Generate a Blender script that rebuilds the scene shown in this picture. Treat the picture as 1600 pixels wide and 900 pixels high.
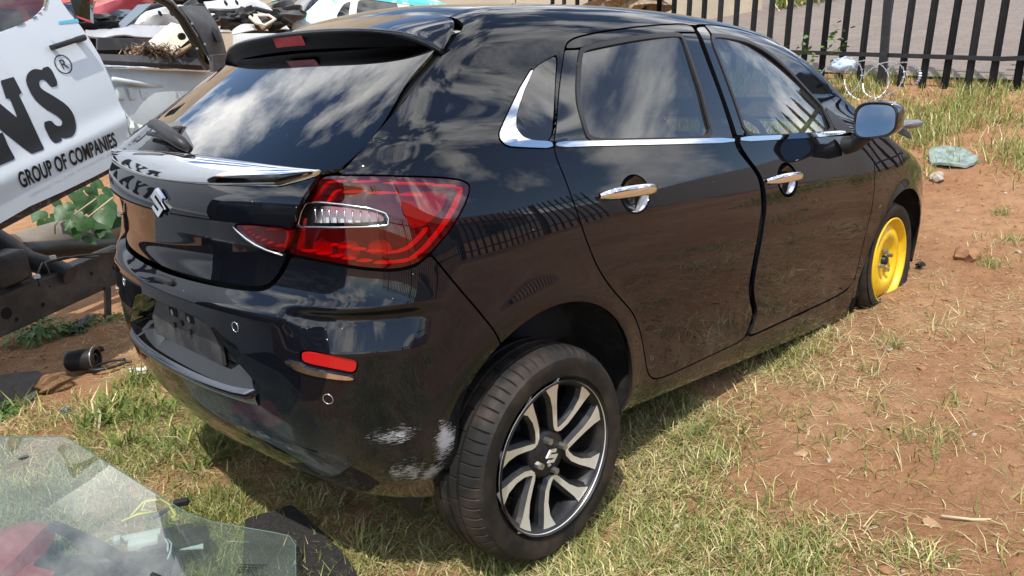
import bpy, bmesh, math, random
import numpy as np
from mathutils import Vector, Matrix
R_=math.radians
# ------------------------------------------------------------------ camera, sky, sun, exposure
scene=bpy.context.scene
for o in list(bpy.data.objects): bpy.data.objects.remove(o)
CAM_POS=(-1.46215,-2.19004,1.27769)
CAM_R=((0.702374,-0.710379,-0.045078),(0.221308,0.157746,0.962361),(0.676530,0.685914,-0.268010))  # right, up, forward
CAM_F=1235.99/1600
cd=bpy.data.cameras.new('camera'); cam=bpy.data.objects.new('camera',cd); scene.collection.objects.link(cam)
cd.sensor_width=36; cd.lens=36*CAM_F; cd.clip_start=.05; cd.clip_end=2000
r,u,f=[Vector(v) for v in CAM_R]
m=Matrix((r,u,-f)).transposed().to_4x4(); m.translation=Vector(CAM_POS); cam.matrix_world=m
scene.camera=cam
SUN_EL,SUN_AZ=61.0,-146.0      # azimuth of the sun measured from +x towards +y
world=bpy.data.worlds.new('World'); scene.world=world; world.use_nodes=True
nt=world.node_tree; nt.nodes.clear()
def N(nt,t,**k):
    n=nt.nodes.new(t)
    for a,b in k.items():
        if a.startswith('i_'):
            n.inputs[int(a[2:]) if a[2:].isdigit() else a[2:]].default_value=b
        else: setattr(n,a,b)
    return n
sky=N(nt,'ShaderNodeTexSky',sky_type='NISHITA'); sky.sun_disc=False
sky.sun_elevation=R_(SUN_EL); sky.sun_rotation=R_(90-SUN_AZ); sky.air_density=1.0; sky.dust_density=.6; sky.ozone_density=1.3; sky.altitude=1200
tc=N(nt,'ShaderNodeTexCoord'); 
# broken cumulus over the whole sky
n1=N(nt,'ShaderNodeTexNoise',i_Scale=2.5,i_Detail=10.0,i_Roughness=.58,i_Distortion=.15)
mp=N(nt,'ShaderNodeMapping'); mp.inputs['Location'].default_value=(3.1,1.7,0); nt.links.new(tc.outputs['Generated'],mp.inputs[0]); mp.inputs['Scale'].default_value=(1.75,1.75,1.6); nt.links.new(mp.outputs[0],n1.inputs['Vector'])
cr=N(nt,'ShaderNodeValToRGB'); cr.color_ramp.elements[0].position=.47; cr.color_ramp.elements[1].position=.60
nt.links.new(n1.outputs[0],cr.inputs[0])
n2=N(nt,'ShaderNodeTexNoise',i_Scale=3.4,i_Detail=7.0,i_Roughness=.6); nt.links.new(mp.outputs[0],n2.inputs['Vector'])
cr2=N(nt,'ShaderNodeValToRGB'); cr2.color_ramp.elements[0].position=.35; cr2.color_ramp.elements[1].position=.68
cr2.color_ramp.elements[0].color=(7.5,7.8,8.4,1); cr2.color_ramp.elements[1].color=(17.,16.6,15.8,1); nt.links.new(n2.outputs[0],cr2.inputs[0])
mx=N(nt,'ShaderNodeMix',data_type='RGBA'); nt.links.new(cr.outputs[0],mx.inputs[0]); nt.links.new(sky.outputs[0],mx.inputs[6]); nt.links.new(cr2.outputs[0],mx.inputs[7])
bg=N(nt,'ShaderNodeBackground',i_Strength=.15); nt.links.new(mx.outputs[2],bg.inputs[0])
wo=N(nt,'ShaderNodeOutputWorld'); nt.links.new(bg.outputs[0],wo.inputs[0])
sd=bpy.data.lights.new('sun','SUN'); sd.energy=3.5; sd.angle=R_(.55); sd.color=(1,.95,.87)
sun=bpy.data.objects.new('sun',sd); scene.collection.objects.link(sun)
sv=Vector((math.cos(R_(SUN_EL))*math.cos(R_(SUN_AZ)),math.cos(R_(SUN_EL))*math.sin(R_(SUN_AZ)),math.sin(R_(SUN_EL))))
sun.rotation_euler=(-sv).to_track_quat('-Z','Y').to_euler(); sun.location=(0,0,20)
scene.render.engine='CYCLES'
vs=scene.view_settings; vs.view_transform='Standard'; vs.look='None'; vs.exposure=.48; vs.gamma=1; vs.use_curve_mapping=False
scene.cycles.max_bounces=10; scene.cycles.transparent_max_bounces=16
COL=scene.collection
rng=np.random.default_rng(7); random.seed(7)
# ------------------------------------------------------------------ helpers
def tag(o,label=None,cat=None,group=None,kind=None):
    if label: o['label']=label
    if cat: o['category']=cat
    if group: o['group']=group
    if kind: o['kind']=kind
    return o
def empty(name,loc,label,cat,group=None):
    o=bpy.data.objects.new(name,None); COL.objects.link(o); o.location=loc; o.empty_display_size=.1
    return tag(o,label,cat,group)
ORG={}
def link(name,me,mat=None,parent=None):
    """me is in world coordinates; parents are unrotated so the child keeps the root's offset"""
    o=bpy.data.objects.new(name,me); COL.objects.link(o)
    if mat is not None:
        for q in (mat if isinstance(mat,(list,tuple)) else [mat]): me.materials.append(q)
    if parent is not None:
        o.parent=parent; root=parent
        while root.parent: root=root.parent
        if parent is root: o.location=-root.location
    return o
def np_mesh(name,V,T,Nn=None,smooth=True,mi=None):
    me=bpy.data.meshes.new(name); V=np.asarray(V,np.float32); T=np.asarray(T,np.int32)
    k=T.shape[1]
    me.vertices.add(len(V)); me.vertices.foreach_set('co',V.ravel())
    me.loops.add(T.size); me.loops.foreach_set('vertex_index',T.ravel())
    me.polygons.add(len(T)); me.polygons.foreach_set('loop_start',np.arange(len(T),dtype=np.int32)*k)
    me.polygons.foreach_set('use_smooth',np.full(len(T),smooth))
    if mi is not None: me.polygons.foreach_set('material_index',np.asarray(mi,np.int32))
    me.update(calc_edges=True); me.validate()
    if Nn is not None: me.normals_split_custom_set_from_vertices(np.asarray(Nn,np.float32))
    return me
def bm_obj(name,bm,mat,parent=None,smooth=False,angle=None):
    me=bpy.data.meshes.new(name); bmesh.ops.recalc_face_normals(bm,faces=bm.faces); bm.to_mesh(me); bm.free()
    for p in me.polygons: p.use_smooth=smooth
    if smooth and angle:
        me.set_sharp_from_angle(angle=R_(angle))
    return link(name,me,mat,parent)
def V3(*a): return Vector(a)
def box(bm,c,s,rot=None,bev=0,mi=0):
    r=bmesh.ops.create_cube(bm,size=1); vs=r['verts']
    bmesh.ops.scale(bm,vec=s,verts=vs)
    if bev:
        es=list({e for v in vs for e in v.link_edges})
        g=bmesh.ops.bevel(bm,geom=es,offset=bev,segments=2,profile=.5,affect='EDGES'); vs=list({v for f in g['faces'] for v in f.verts}|{v for v in vs if v.is_valid})
    if rot is not None: bmesh.ops.transform(bm,matrix=rot.to_4x4(),verts=vs)
    bmesh.ops.translate(bm,vec=c,verts=vs)
    if mi:
        for f in {f for v in vs for f in v.link_faces}: f.material_index=mi
    return vs
def tube(bm,pts,rad,seg=8,cap=True,mi=0):
    pts=[Vector(p) for p in pts]; n=len(pts); rings=[]
    rad=[rad]*n if not hasattr(rad,'__len__') else rad
    up=None
    for i,p in enumerate(pts):
        d=(pts[min(i+1,n-1)]-pts[max(i-1,0)]).normalized()
        if up is None:
            up=d.orthogonal().normalized()
        up=(up-d*up.dot(d)); up=up.normalized() if up.length>1e-6 else d.orthogonal().normalized()
        w=d.cross(up)
        rings.append([bm.verts.new(p+(up*math.cos(a)+w*math.sin(a))*rad[i]) for a in [2*math.pi*k/seg for k in range(seg)]])
    fs=[]
    for a,b in zip(rings,rings[1:]):
        for k in range(seg): fs.append(bm.faces.new((a[k],a[(k+1)%seg],b[(k+1)%seg],b[k])))
    if cap: fs.append(bm.faces.new(rings[0][::-1])); fs.append(bm.faces.new(rings[-1]))
    for f in fs: f.material_index=mi
    return rings
def prism(bm,pts,d,mi=0,top=None):
    """closed polygon of 3d points extruded by vector d; top: optional scaled/inset top points"""
    a=[bm.verts.new(p) for p in pts]; b=[bm.verts.new(Vector(p)+Vector(d)) for p in (top or pts)]
    n=len(a); fs=[bm.faces.new(a[::-1]),bm.faces.new(b)]
    for i in range(n): fs.append(bm.faces.new((a[i],a[(i+1)%n],b[(i+1)%n],b[i])))
    for f in fs: f.material_index=mi
    return fs
def lathe(prof,c,axis_y=1,seg=96,close=False):
    """prof [(r,y)] spun about the y axis through c; returns V,T(quads)"""
    prof=np.array(prof); a=np.linspace(0,2*np.pi,seg,endpoint=False); n=len(prof)
    V=np.stack([c[0]+np.outer(prof[:,0],np.cos(a)),np.repeat((c[1]+prof[:,1])[:,None],seg,1),c[2]+np.outer(prof[:,0],np.sin(a))],-1).reshape(-1,3)
    i=np.arange(n-1 if not close else n)[:,None];k=np.arange(seg)[None]
    j=(i+1)%n
    T=np.stack([i*seg+k,j*seg+k,j*seg+(k+1)%seg,i*seg+(k+1)%seg],-1).reshape(-1,4)
    return V,T
# ------------------------------------------------------------------ materials
def mat(name,col=(.5,.5,.5),rough=.5,metal=0,coat=0,spec=.5,noise=None,bump=None,trans=0,ior=1.45,alpha=1):
    m=bpy.data.materials.new(name); m.use_nodes=True; t=m.node_tree; b=t.nodes['Principled BSDF']
    b.inputs['Base Color'].default_value=(*col,1); b.inputs['Roughness'].default_value=rough; b.inputs['Metallic'].default_value=metal
    b.inputs['Coat Weight'].default_value=coat; b.inputs['Coat Roughness'].default_value=.02; b.inputs['Specular IOR Level'].default_value=spec
    b.inputs['Transmission Weight'].default_value=trans; b.inputs['IOR'].default_value=ior; b.inputs['Alpha'].default_value=alpha
    if noise:   # (scale, other colour, lo, hi[, detail])
        sc,c2,lo,hi=noise[:4]
        tc=N(t,'ShaderNodeTexCoord'); n=N(t,'ShaderNodeTexNoise',i_Scale=sc,i_Detail=noise[4] if len(noise)>4 else 6.0,i_Roughness=.62)
        t.links.new(tc.outputs['Object'],n.inputs['Vector'])
        rp=N(t,'ShaderNodeMapRange'); rp.inputs[1].default_value=lo; rp.inputs[2].default_value=hi; t.links.new(n.outputs[0],rp.inputs[0])
        mx=N(t,'ShaderNodeMix',data_type='RGBA'); mx.inputs[6].default_value=(*col,1); mx.inputs[7].default_value=(*c2,1)
        t.links.new(rp.outputs[0],mx.inputs[0]); t.links.new(mx.outputs[2],b.inputs['Base Color'])
    if bump:    # (scale, strength, distance)
        tc=N(t,'ShaderNodeTexCoord'); n=N(t,'ShaderNodeTexNoise',i_Scale=bump[0],i_Detail=5.0,i_Roughness=.6); t.links.new(tc.outputs['Object'],n.inputs['Vector'])
        bp=N(t,'ShaderNodeBump',i_Strength=bump[1],i_Distance=bump[2]); t.links.new(n.outputs[0],bp.inputs['Height']); t.links.new(bp.outputs[0],b.inputs['Normal'])
    return m
def glassmat(name,tint,rough=0.0,ior=1.52,boost=2.1,film=None):
    """thin pane: Fresnel mirror over a tinted see-through layer"""
    m=bpy.data.materials.new(name); m.use_nodes=True; t=m.node_tree; t.nodes.clear()
    fr=N(t,'ShaderNodeFresnel',i_IOR=ior); gl=N(t,'ShaderNodeBsdfGlossy',i_Roughness=rough); tr=N(t,'ShaderNodeBsdfTransparent'); tr.inputs[0].default_value=(*tint,1)
    ge=N(t,'ShaderNodeNewGeometry'); mi=N(t,'ShaderNodeMapRange'); mi.inputs[3].default_value=ior; mi.inputs[4].default_value=1/ior; t.links.new(ge.outputs['Backfacing'],mi.inputs[0]); t.links.new(mi.outputs[0],fr.inputs[0])
    k=N(t,'ShaderNodeMath',operation='MULTIPLY',i_1=boost); k.use_clamp=True; t.links.new(fr.outputs[0],k.inputs[0])
    body=tr
    if film:    # (amount, colour): moulded-in pigment, a film of dust or a painted-in reflection veil, slightly uneven
        df=N(t,'ShaderNodeBsdfDiffuse'); df.inputs[0].default_value=(*film[1],1); tcf=N(t,'ShaderNodeTexCoord'); nf=N(t,'ShaderNodeTexNoise',i_Scale=7.0,i_Detail=6.0); t.links.new(tcf.outputs['Object'],nf.inputs['Vector'])
        rf=N(t,'ShaderNodeMapRange'); rf.inputs[1].default_value=.3; rf.inputs[2].default_value=.7; rf.inputs[3].default_value=film[0]*.6; rf.inputs[4].default_value=film[0]*1.3; t.links.new(nf.outputs[0],rf.inputs[0])
        body=N(t,'ShaderNodeMixShader'); t.links.new(rf.outputs[0],body.inputs[0]); t.links.new(tr.outputs[0],body.inputs[1]); t.links.new(df.outputs[0],body.inputs[2])
    mx=N(t,'ShaderNodeMixShader'); t.links.new(k.outputs[0],mx.inputs[0]); t.links.new(body.outputs[0],mx.inputs[1]); t.links.new(gl.outputs[0],mx.inputs[2])
    o=N(t,'ShaderNodeOutputMaterial'); t.links.new(mx.outputs[0],o.inputs[0]); return m
M={}
M['chrome']=mat('chrome',(.82,.82,.83),.04,1)
M['black_plastic']=mat('black_plastic',(.018,.018,.019),.45)
M['gloss_black']=mat('gloss_black',(.008,.008,.009),.08,coat=.6)
M['rubber']=mat('rubber',(.013,.0125,.012),.62,spec=.3,noise=(7,(.060,.043,.032),.47,.75),bump=(160,.25,.0015))
M['liner']=mat('liner',(.012,.012,.013),.75,noise=(14,(.05,.042,.035),.5,.75),bump=(120,.4,.004))
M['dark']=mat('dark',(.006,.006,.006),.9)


# ---- body surface of the hatchback in its own frame (x forward from rear axle, y left, z up)
def table(pts, lo, hi, sg, n=2000):
    p=np.array(pts,float);X=np.linspace(lo,hi,n);x,y=p[:,0],p[:,1]
    h=np.diff(x);d=np.diff(y)/h;m=np.zeros_like(x);m[0]=d[0];m[-1]=d[-1]
    for i in range(1,len(x)-1):
        if d[i-1]*d[i]>0:
            w1=2*h[i]+h[i-1];w2=h[i]+2*h[i-1];m[i]=(w1+w2)/(w1/d[i-1]+w2/d[i])
    k=np.clip(np.searchsorted(x,X)-1,0,len(x)-2);t=(X-x[k])/h[k]
    Y=(1+2*t)*(1-t)**2*y[k]+t*(1-t)**2*h[k]*m[k]+t*t*(3-2*t)*y[k+1]+t*t*(t-1)*h[k]*m[k+1]
    lo_=X<x[0];Y[lo_]=y[0]+m[0]*(X[lo_]-x[0]);hi_=X>x[-1];Y[hi_]=y[-1]+m[-1]*(X[hi_]-x[-1])
    s=sg/(X[1]-X[0]);r=int(4*s)+1;g=np.exp(-.5*(np.arange(-r,r+1)/s)**2);g/=g.sum()
    Yp=np.concatenate([Y[0]+(Y[1]-Y[0])*np.arange(-r,0),Y,Y[-1]+(Y[-1]-Y[-2])*np.arange(1,r+1)])
    Y=np.convolve(Yp,g,'valid')
    return lambda q:np.interp(q,X,Y)
def ss(a,b,x):
    t=np.clip((x-a)/(b-a),0,1);return t*t*t*(t*(6*t-15)+10)
SL=.08   # the feature lines fall towards the nose by this slope
PROF=table([(.05,.70),(.2,.745),(.27,.782),(.345,.800),(.42,.807),(.55,.822),(.66,.833),(.74,.836),(.82,.832),(.9,.822),(.96,.808),(1.03,.786),(1.09,.764),(1.12,.754),(1.2,.724),(1.3,.684),(1.4,.642),(1.5,.597),(1.7,.50)],0,1.8,.012)
PLAN=table([(-.7,-.10),(-.5,-.05),(-.3,-.018),(0,-.002),(.4,0),(1.2,-.002),(1.9,-.006),(2.3,.002),(2.6,.0),(2.9,-.03),(3.1,-.075),(3.3,-.15)],-1,3.6,.06)
GH=table([(-.5,-.10),(-.2,-.082),(.1,-.048),(.5,-.012),(.9,.0),(1.4,-.005),(1.9,-.025),(2.3,-.05),(2.8,-.08)],-1,3.6,.08)
XG=table([(.1,-.44),(.2,-.52),(.3,-.585),(.42,-.62),(.68,-.632),(.78,-.622),(.84,-.615),(.90,-.618),(.96,-.626),(1.0,-.622),(1.04,-.604),(1.09,-.567),(1.2,-.402),(1.301,-.240),(1.39,-.10),(1.5,.07)],0,1.6,.010)
XB=table([(.05,-.36),(.16,-.47),(.23,-.54),(.3,-.595),(.40,-.642),(.55,-.660),(.66,-.664),(.728,-.664),(.75,-.652),(.79,-.624),(.84,-.609),(.9,-.602),(.97,-.594),(1.03,-.582),(1.09,-.555),(1.2,-.41)],0,1.6,.008)
KQ=table([(.1,.22),(.5,.20),(1.05,.20),(1.2,.19),(1.4,.17)],0,1.6,.03)
RC=table([(.1,.24),(.7,.22),(.95,.18),(1.08,.12),(1.2,.09),(1.4,.09)],0,1.6,.03)
ZT=table([(-.5,1.35),(-.3,1.40),(-.1,1.446),(.1,1.482),(.4,1.52),(.8,1.549),(1.2,1.56),(1.6,1.55),(1.85,1.516),(2.05,1.455),(2.3,1.325),(2.5,1.215),(2.65,1.145),(2.8,1.105),(3.0,1.06),(3.15,1.01),(3.28,.92),(3.4,.75)],-1,3.8,.04)
def rnd(a,b,r,p=2.4):
    u=np.maximum(a+r,0);v=np.maximum(b+r,0)
    return (u**p+v**p)**(1/p)-r+np.minimum(np.maximum(a,b)+r,0)
def F(P,kind='body'):
    x,y,z=P[...,0],P[...,1],P[...,2];Y=np.sqrt(y*y+1e-6);zf=z+SL*x
    rr=np.sqrt(x*x+(z-.29)**2);fl=.012*np.exp(-((rr-.40)/.055)**2)*ss(.1,.3,z)
    rf=np.sqrt((x-2.62)**2+(z-.25)**2);fl=fl+.014*np.exp(-((rf-.36)/.05)**2)
    ys=PROF(zf)+PLAN(x)+GH(x)*ss(1.06,1.30,zf)+fl
    d1=(Y-ys)*np.where(zf>1.1,.90,1)
    gate=XG(z);low=XB(z)
    if kind=='gate': xc=gate
    elif kind=='body':   # shoulder below and beside the lamps blends to the glass line above
        w=ss(1.0,1.12,z);xc=low*(1-w)+gate*w
    sl=1-.42*ss(1.04,1.12,z)
    d2=(xc+KQ(z)*Y*Y-x)*sl
    r=RC(z)
    a=rnd(d1,d2,r)
    # hollow facet in the bumper corner above the reflector
    th=np.arctan2(Y,np.maximum(.1-x,1e-6))*.75
    pk=ss(.46,.58,th)*(1-ss(.72,.83,th))*np.clip((z-.658)/.072,0,1)*(1-ss(.732,.770,z))*np.where(x<.1,1,0)
    a=a+.030*pk*(1 if kind=='body' else 0)
    d3=z+SL*x-(ZT(x)-.13*Y*Y)
    d3=d3*.97
    fr=(x-3.33+.30*Y*Y+.5*np.maximum(zf-.6,0)**2)
    a=rnd(a,fr,.12)
    return rnd(a,d3,.085,2.2)
def normal(P,kind='body',h=.004):
    g=np.stack([F(P+np.eye(3)[i]*h,kind)-F(P-np.eye(3)[i]*h,kind) for i in range(3)],-1)
    return g/np.linalg.norm(g,axis=-1,keepdims=True)
def hit(O,D,t0,t1,kind='body',n=34):
    """outward ray from inside (F<0) to outside: bisect"""
    a=np.full(O.shape[:-1],t0,float);b=np.full(O.shape[:-1],t1,float)
    for _ in range(n):
        m=(a+b)/2;f=F(O+D*m[...,None],kind)<0
        a=np.where(f,m,a);b=np.where(f,b,m)
    return O+D*((a+b)/2)[...,None]

XA=.1;RS=.75;S90=RS*np.pi/2
def scoord(P):
    x=P[...,0];Y=np.abs(P[...,1])
    return np.where(x<XA,RS*np.arctan2(Y,np.maximum(XA-x,1e-6)),S90+x-XA)

# ------------------------------------------------------------------ the black hatchback
def paint(name,scuffs=()):
    m=mat(name,(.0025,.0038,.0070),.3,coat=1.0,spec=0.0); t=m.node_tree; b=t.nodes['Principled BSDF']
    b.inputs['Coat Roughness'].default_value=.012; b.inputs['Coat IOR'].default_value=1.48
    tc=N(t,'ShaderNodeTexCoord'); sp=N(t,'ShaderNodeSeparateXYZ'); t.links.new(tc.outputs['Object'],sp.inputs[0])
    gn=N(t,'ShaderNodeTexNoise',i_Scale=5.0,i_Detail=8.0,i_Roughness=.7); t.links.new(tc.outputs['Object'],gn.inputs['Vector'])
    gr=N(t,'ShaderNodeMapRange'); gr.inputs[1].default_value=.42; gr.inputs[2].default_value=.72; gr.inputs[3].default_value=.008; gr.inputs[4].default_value=.035; t.links.new(gn.outputs[0],gr.inputs[0]); t.links.new(gr.outputs[0],b.inputs['Coat Roughness'])
    # road dust: settles low on the body and in faint vertical runs
    mp=N(t,'ShaderNodeMapping'); mp.inputs['Scale'].default_value=(9,9,2.2); t.links.new(tc.outputs['Object'],mp.inputs[0])
    n=N(t,'ShaderNodeTexNoise',i_Scale=1.0,i_Detail=7.0,i_Roughness=.65); t.links.new(mp.outputs[0],n.inputs['Vector'])
    hz=N(t,'ShaderNodeMapRange'); hz.inputs[1].default_value=.50; hz.inputs[2].default_value=.14; hz.inputs[3].default_value=.006; hz.inputs[4].default_value=.30; t.links.new(sp.outputs[2],hz.inputs[0])
    rp=N(t,'ShaderNodeMapRange'); rp.inputs[1].default_value=.38; rp.inputs[2].default_value=.75; t.links.new(n.outputs[0],rp.inputs[0])
    du=N(t,'ShaderNodeMath',operation='MULTIPLY'); t.links.new(hz.outputs[0],du.inputs[0]); t.links.new(rp.outputs[0],du.inputs[1])
    # fine specks
    n3=N(t,'ShaderNodeTexVoronoi',i_Scale=26.0); t.links.new(tc.outputs['Object'],n3.inputs['Vector'])
    s3=N(t,'ShaderNodeMapRange'); s3.inputs[1].default_value=.050; s3.inputs[2].default_value=.030; t.links.new(n3.outputs['Distance'],s3.inputs[0])
    w3=N(t,'ShaderNodeTexWhiteNoise'); t.links.new(n3.outputs['Position'],w3.inputs['Vector'])
    g3=N(t,'ShaderNodeMath',operation='GREATER_THAN',i_1=.72); t.links.new(w3.outputs[0],g3.inputs[0])
    k3=N(t,'ShaderNodeMath',operation='MULTIPLY'); t.links.new(s3.outputs[0],k3.inputs[0]); t.links.new(g3.outputs[0],k3.inputs[1])
    du2=N(t,'ShaderNodeMath',operation='MAXIMUM'); t.links.new(du.outputs[0],du2.inputs[0]); t.links.new(k3.outputs[0],du2.inputs[1])
    sh=N(t,'ShaderNodeBsdfDiffuse'); sh.inputs[0].default_value=(.30,.235,.17,1)
    fo=N(t,'ShaderNodeMath',operation='ADD',i_1=.004); t.links.new(du2.outputs[0],fo.inputs[0]); mx=N(t,'ShaderNodeMixShader'); t.links.new(fo.outputs[0],mx.inputs[0]); t.links.new(b.outputs[0],mx.inputs[1]); t.links.new(sh.outputs[0],mx.inputs[2])
    last=mx
    if scuffs:
        acc=None
        for (c,rad,rot) in scuffs:
            q=N(t,'ShaderNodeMapping',vector_type='TEXTURE'); q.inputs['Location'].default_value=c; q.inputs['Scale'].default_value=rad; q.inputs['Rotation'].default_value=rot
            t.links.new(tc.outputs['Object'],q.inputs[0])
            ln=N(t,'ShaderNodeVectorMath',operation='LENGTH'); t.links.new(q.outputs[0],ln.inputs[0])
            iv=N(t,'ShaderNodeMath',operation='SUBTRACT',i_0=1.0); t.links.new(ln.outputs['Value'],iv.inputs[1])
            if acc is None: acc=iv
            else:
                a2=N(t,'ShaderNodeMath',operation='MAXIMUM'); t.links.new(acc.outputs[0],a2.inputs[0]); t.links.new(iv.outputs[0],a2.inputs[1]); acc=a2
        sm=N(t,'ShaderNodeMapping'); sm.inputs['Scale'].default_value=(22,22,330); sm.inputs['Rotation'].default_value=(.5,.25,0); t.links.new(tc.outputs['Object'],sm.inputs[0])
        sn=N(t,'ShaderNodeTexNoise',i_Scale=2.4,i_Detail=6.0,i_Roughness=.7); t.links.new(sm.outputs[0],sn.inputs['Vector'])
        s2=N(t,'ShaderNodeTexNoise',i_Scale=16.0,i_Detail=5.0); t.links.new(tc.outputs['Object'],s2.inputs['Vector'])
        q1=N(t,'ShaderNodeMath',operation='MULTIPLY_ADD',i_1=4.2,i_2=-2.1); t.links.new(sn.outputs[0],q1.inputs[0])
        q2=N(t,'ShaderNodeMath',operation='MULTIPLY_ADD',i_1=2.6,i_2=-1.3); t.links.new(s2.outputs[0],q2.inputs[0])
        q3=N(t,'ShaderNodeMath',operation='ADD'); t.links.new(q1.outputs[0],q3.inputs[0]); t.links.new(q2.outputs[0],q3.inputs[1])
        ac9=N(t,'ShaderNodeMath',operation='MULTIPLY',i_1=.8); t.links.new(acc.outputs[0],ac9.inputs[0]); q4=N(t,'ShaderNodeMath',operation='ADD'); t.links.new(q3.outputs[0],q4.inputs[0]); t.links.new(ac9.outputs[0],q4.inputs[1])
        q5=N(t,'ShaderNodeMapRange'); q5.inputs[1].default_value=.40; q5.inputs[2].default_value=.62; q5.inputs[4].default_value=.9; t.links.new(q4.outputs[0],q5.inputs[0])
        gt=N(t,'ShaderNodeMath',operation='GREATER_THAN',i_1=0.0); t.links.new(acc.outputs[0],gt.inputs[0])
        q6=N(t,'ShaderNodeMath',operation='MULTIPLY'); t.links.new(q5.outputs[0],q6.inputs[0]); t.links.new(gt.outputs[0],q6.inputs[1])
        d2=N(t,'ShaderNodeBsdfDiffuse'); d2.inputs[0].default_value=(.42,.43,.45,1)
        m2=N(t,'ShaderNodeMixShader'); t.links.new(q6.outputs[0],m2.inputs[0]); t.links.new(mx.outputs[0],m2.inputs[1]); t.links.new(d2.outputs[0],m2.inputs[2]); last=m2
    t.links.new(last.outputs[0],t.nodes['Material Output'].inputs[0])
    return m
M['paint']=paint('black_paint')
M['tint']=glassmat('tinted_glass',(.12,.13,.135),film=(.03,(.35,.34,.31)))
M['tint_rear']=glassmat('rear_glass',(.035,.037,.04),boost=1.65)
M['clear_tint']=glassmat('front_glass',(.42,.50,.50),film=(.05,(.40,.42,.40)))
M['seat']=mat('seat_fabric',(.03,.03,.033),.85)
M['head']=mat('headliner',(.42,.40,.37),.9)
M['lens_red']=glassmat('red_lens',(.68,.010,.018),0,1.5,film=(.09,(.36,.003,.008)))
M['lamp_inner']=mat('lamp_inner',(.075,.004,.006),.3,noise=(30,(.04,.003,.004),.4,.7))
M['lamp_bright']=mat('lamp_bright',(.90,.06,.07),.3,spec=.8)
M['lamp_mid']=mat('lamp_mid',(.40,.02,.025),.3,spec=.8)
M['lamp_silver']=mat('lamp_silver',(.75,.76,.78),.18,.9)
M['clear']=glassmat('clear_lens',(.93,.94,.95))
M['reflector']=mat('reflector_red',(.46,.008,.010),.22,coat=.6,bump=(300,.3,.002))
M['alloy']=mat('alloy',(.86,.85,.83),.42,.7,noise=(9,(.66,.63,.58),.5,.8))
M['alloy_dark']=mat('alloy_dark',(.010,.0105,.012),.4,noise=(10,(.06,.05,.042),.5,.8))
M['steel']=mat('steel',(.45,.45,.44),.3,.9)
M['yellow']=mat('yellow_steel',(.78,.50,.012),.42,coat=.25,noise=(16,(.36,.24,.07),.52,.80))
M['brake']=mat('brake',(.03,.03,.032),.5,.6)
M['mirror']=mat('mirror_glass',(.17,.20,.23),.03,1)
M['plate_plastic']=mat('plate_plastic',(.030,.031,.033),.5,noise=(9,(.11,.11,.11),.45,.75),bump=(60,.1,.002))

def poly_phi(pts,Q,pad=.06,chaikin=1):
    p=np.array(pts,float)
    for _ in range(chaikin):
        q=np.roll(p,-1,0); p=np.stack([p*.78+q*.22,p*.22+q*.78],1).reshape(-1,2)
    out=np.full(len(Q),pad); lo=p.min(0)-pad; hi=p.max(0)+pad
    k=np.where(((Q>lo)&(Q<hi)).all(1))[0]; q=Q[k]
    d=np.full(len(q),9.); ins=np.zeros(len(q),bool)
    for a,b in zip(p,np.roll(p,-1,0)):
        e=b-a; L=e@e
        if L<1e-12: continue
        t=np.clip(((q-a)@e)/L,0,1); d=np.minimum(d,np.hypot(q[:,0]-a[0]-t*e[0],q[:,1]-a[1]-t*e[1]))
        c=((a[1]>q[:,1])!=(b[1]>q[:,1])); 
        with np.errstate(divide='ignore',invalid='ignore'): xi=a[0]+(q[:,1]-a[1])/(b[1]-a[1])*e[0]
        ins^=c&(q[:,0]<xi)
    out[k]=np.minimum(np.where(ins,-d,d),pad); return out
class Base: pass
def make_base(kind,nr,nx,nf,nphi):
    b=Base(); th=np.linspace(0,np.pi/2,nr); xs=np.linspace(XA,2.7,nx)[1:]; tf=np.linspace(0,np.pi/2,nf)[1:]
    ph=np.radians(np.linspace(-52,90,nphi)); cp,sp=np.cos(ph),np.sin(ph)
    O=[];D=[]
    for t in th: O.append((XA,0,.75)); D.append((-math.cos(t),-math.sin(t)))
    for x in xs: O.append((x,0,.75-.25*float(ss(1.5,2.6,x)))); D.append((0,-1))
    for t in tf: O.append((2.7,0,.5)); D.append((math.sin(t),-math.cos(t)))
    O=np.array(O);D=np.array(D)
    DD=np.stack([D[:,None,0]*cp,D[:,None,1]*cp,np.repeat(sp[None],len(D),0)],-1); OO=np.repeat(O[:,None],nphi,1)
    P=hit(OO.reshape(-1,3),DD.reshape(-1,3),.05,1.9,kind,30)
    b.V=P; b.N=normal(P,kind); n,mn=len(O),nphi
    i=np.arange(n-1)[:,None]*mn+np.arange(mn-1)[None]; i=i.ravel()
    b.T=np.concatenate([np.stack([i,i+mn,i+mn+1],-1),np.stack([i,i+mn+1,i+1],-1)])   # outward on the right-hand side after check
    a,c,d=P[b.T[:,0]],P[b.T[:,1]],P[b.T[:,2]]; fn=np.cross(c-a,d-a)
    if (fn*b.N[b.T[:,0]]).sum()<0: b.T=b.T[:,::-1]
    b.Q=np.stack([scoord(P),P[:,2]],-1); b.zf=P[:,2]+SL*P[:,0]
    b.cache={}
    return b
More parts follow.
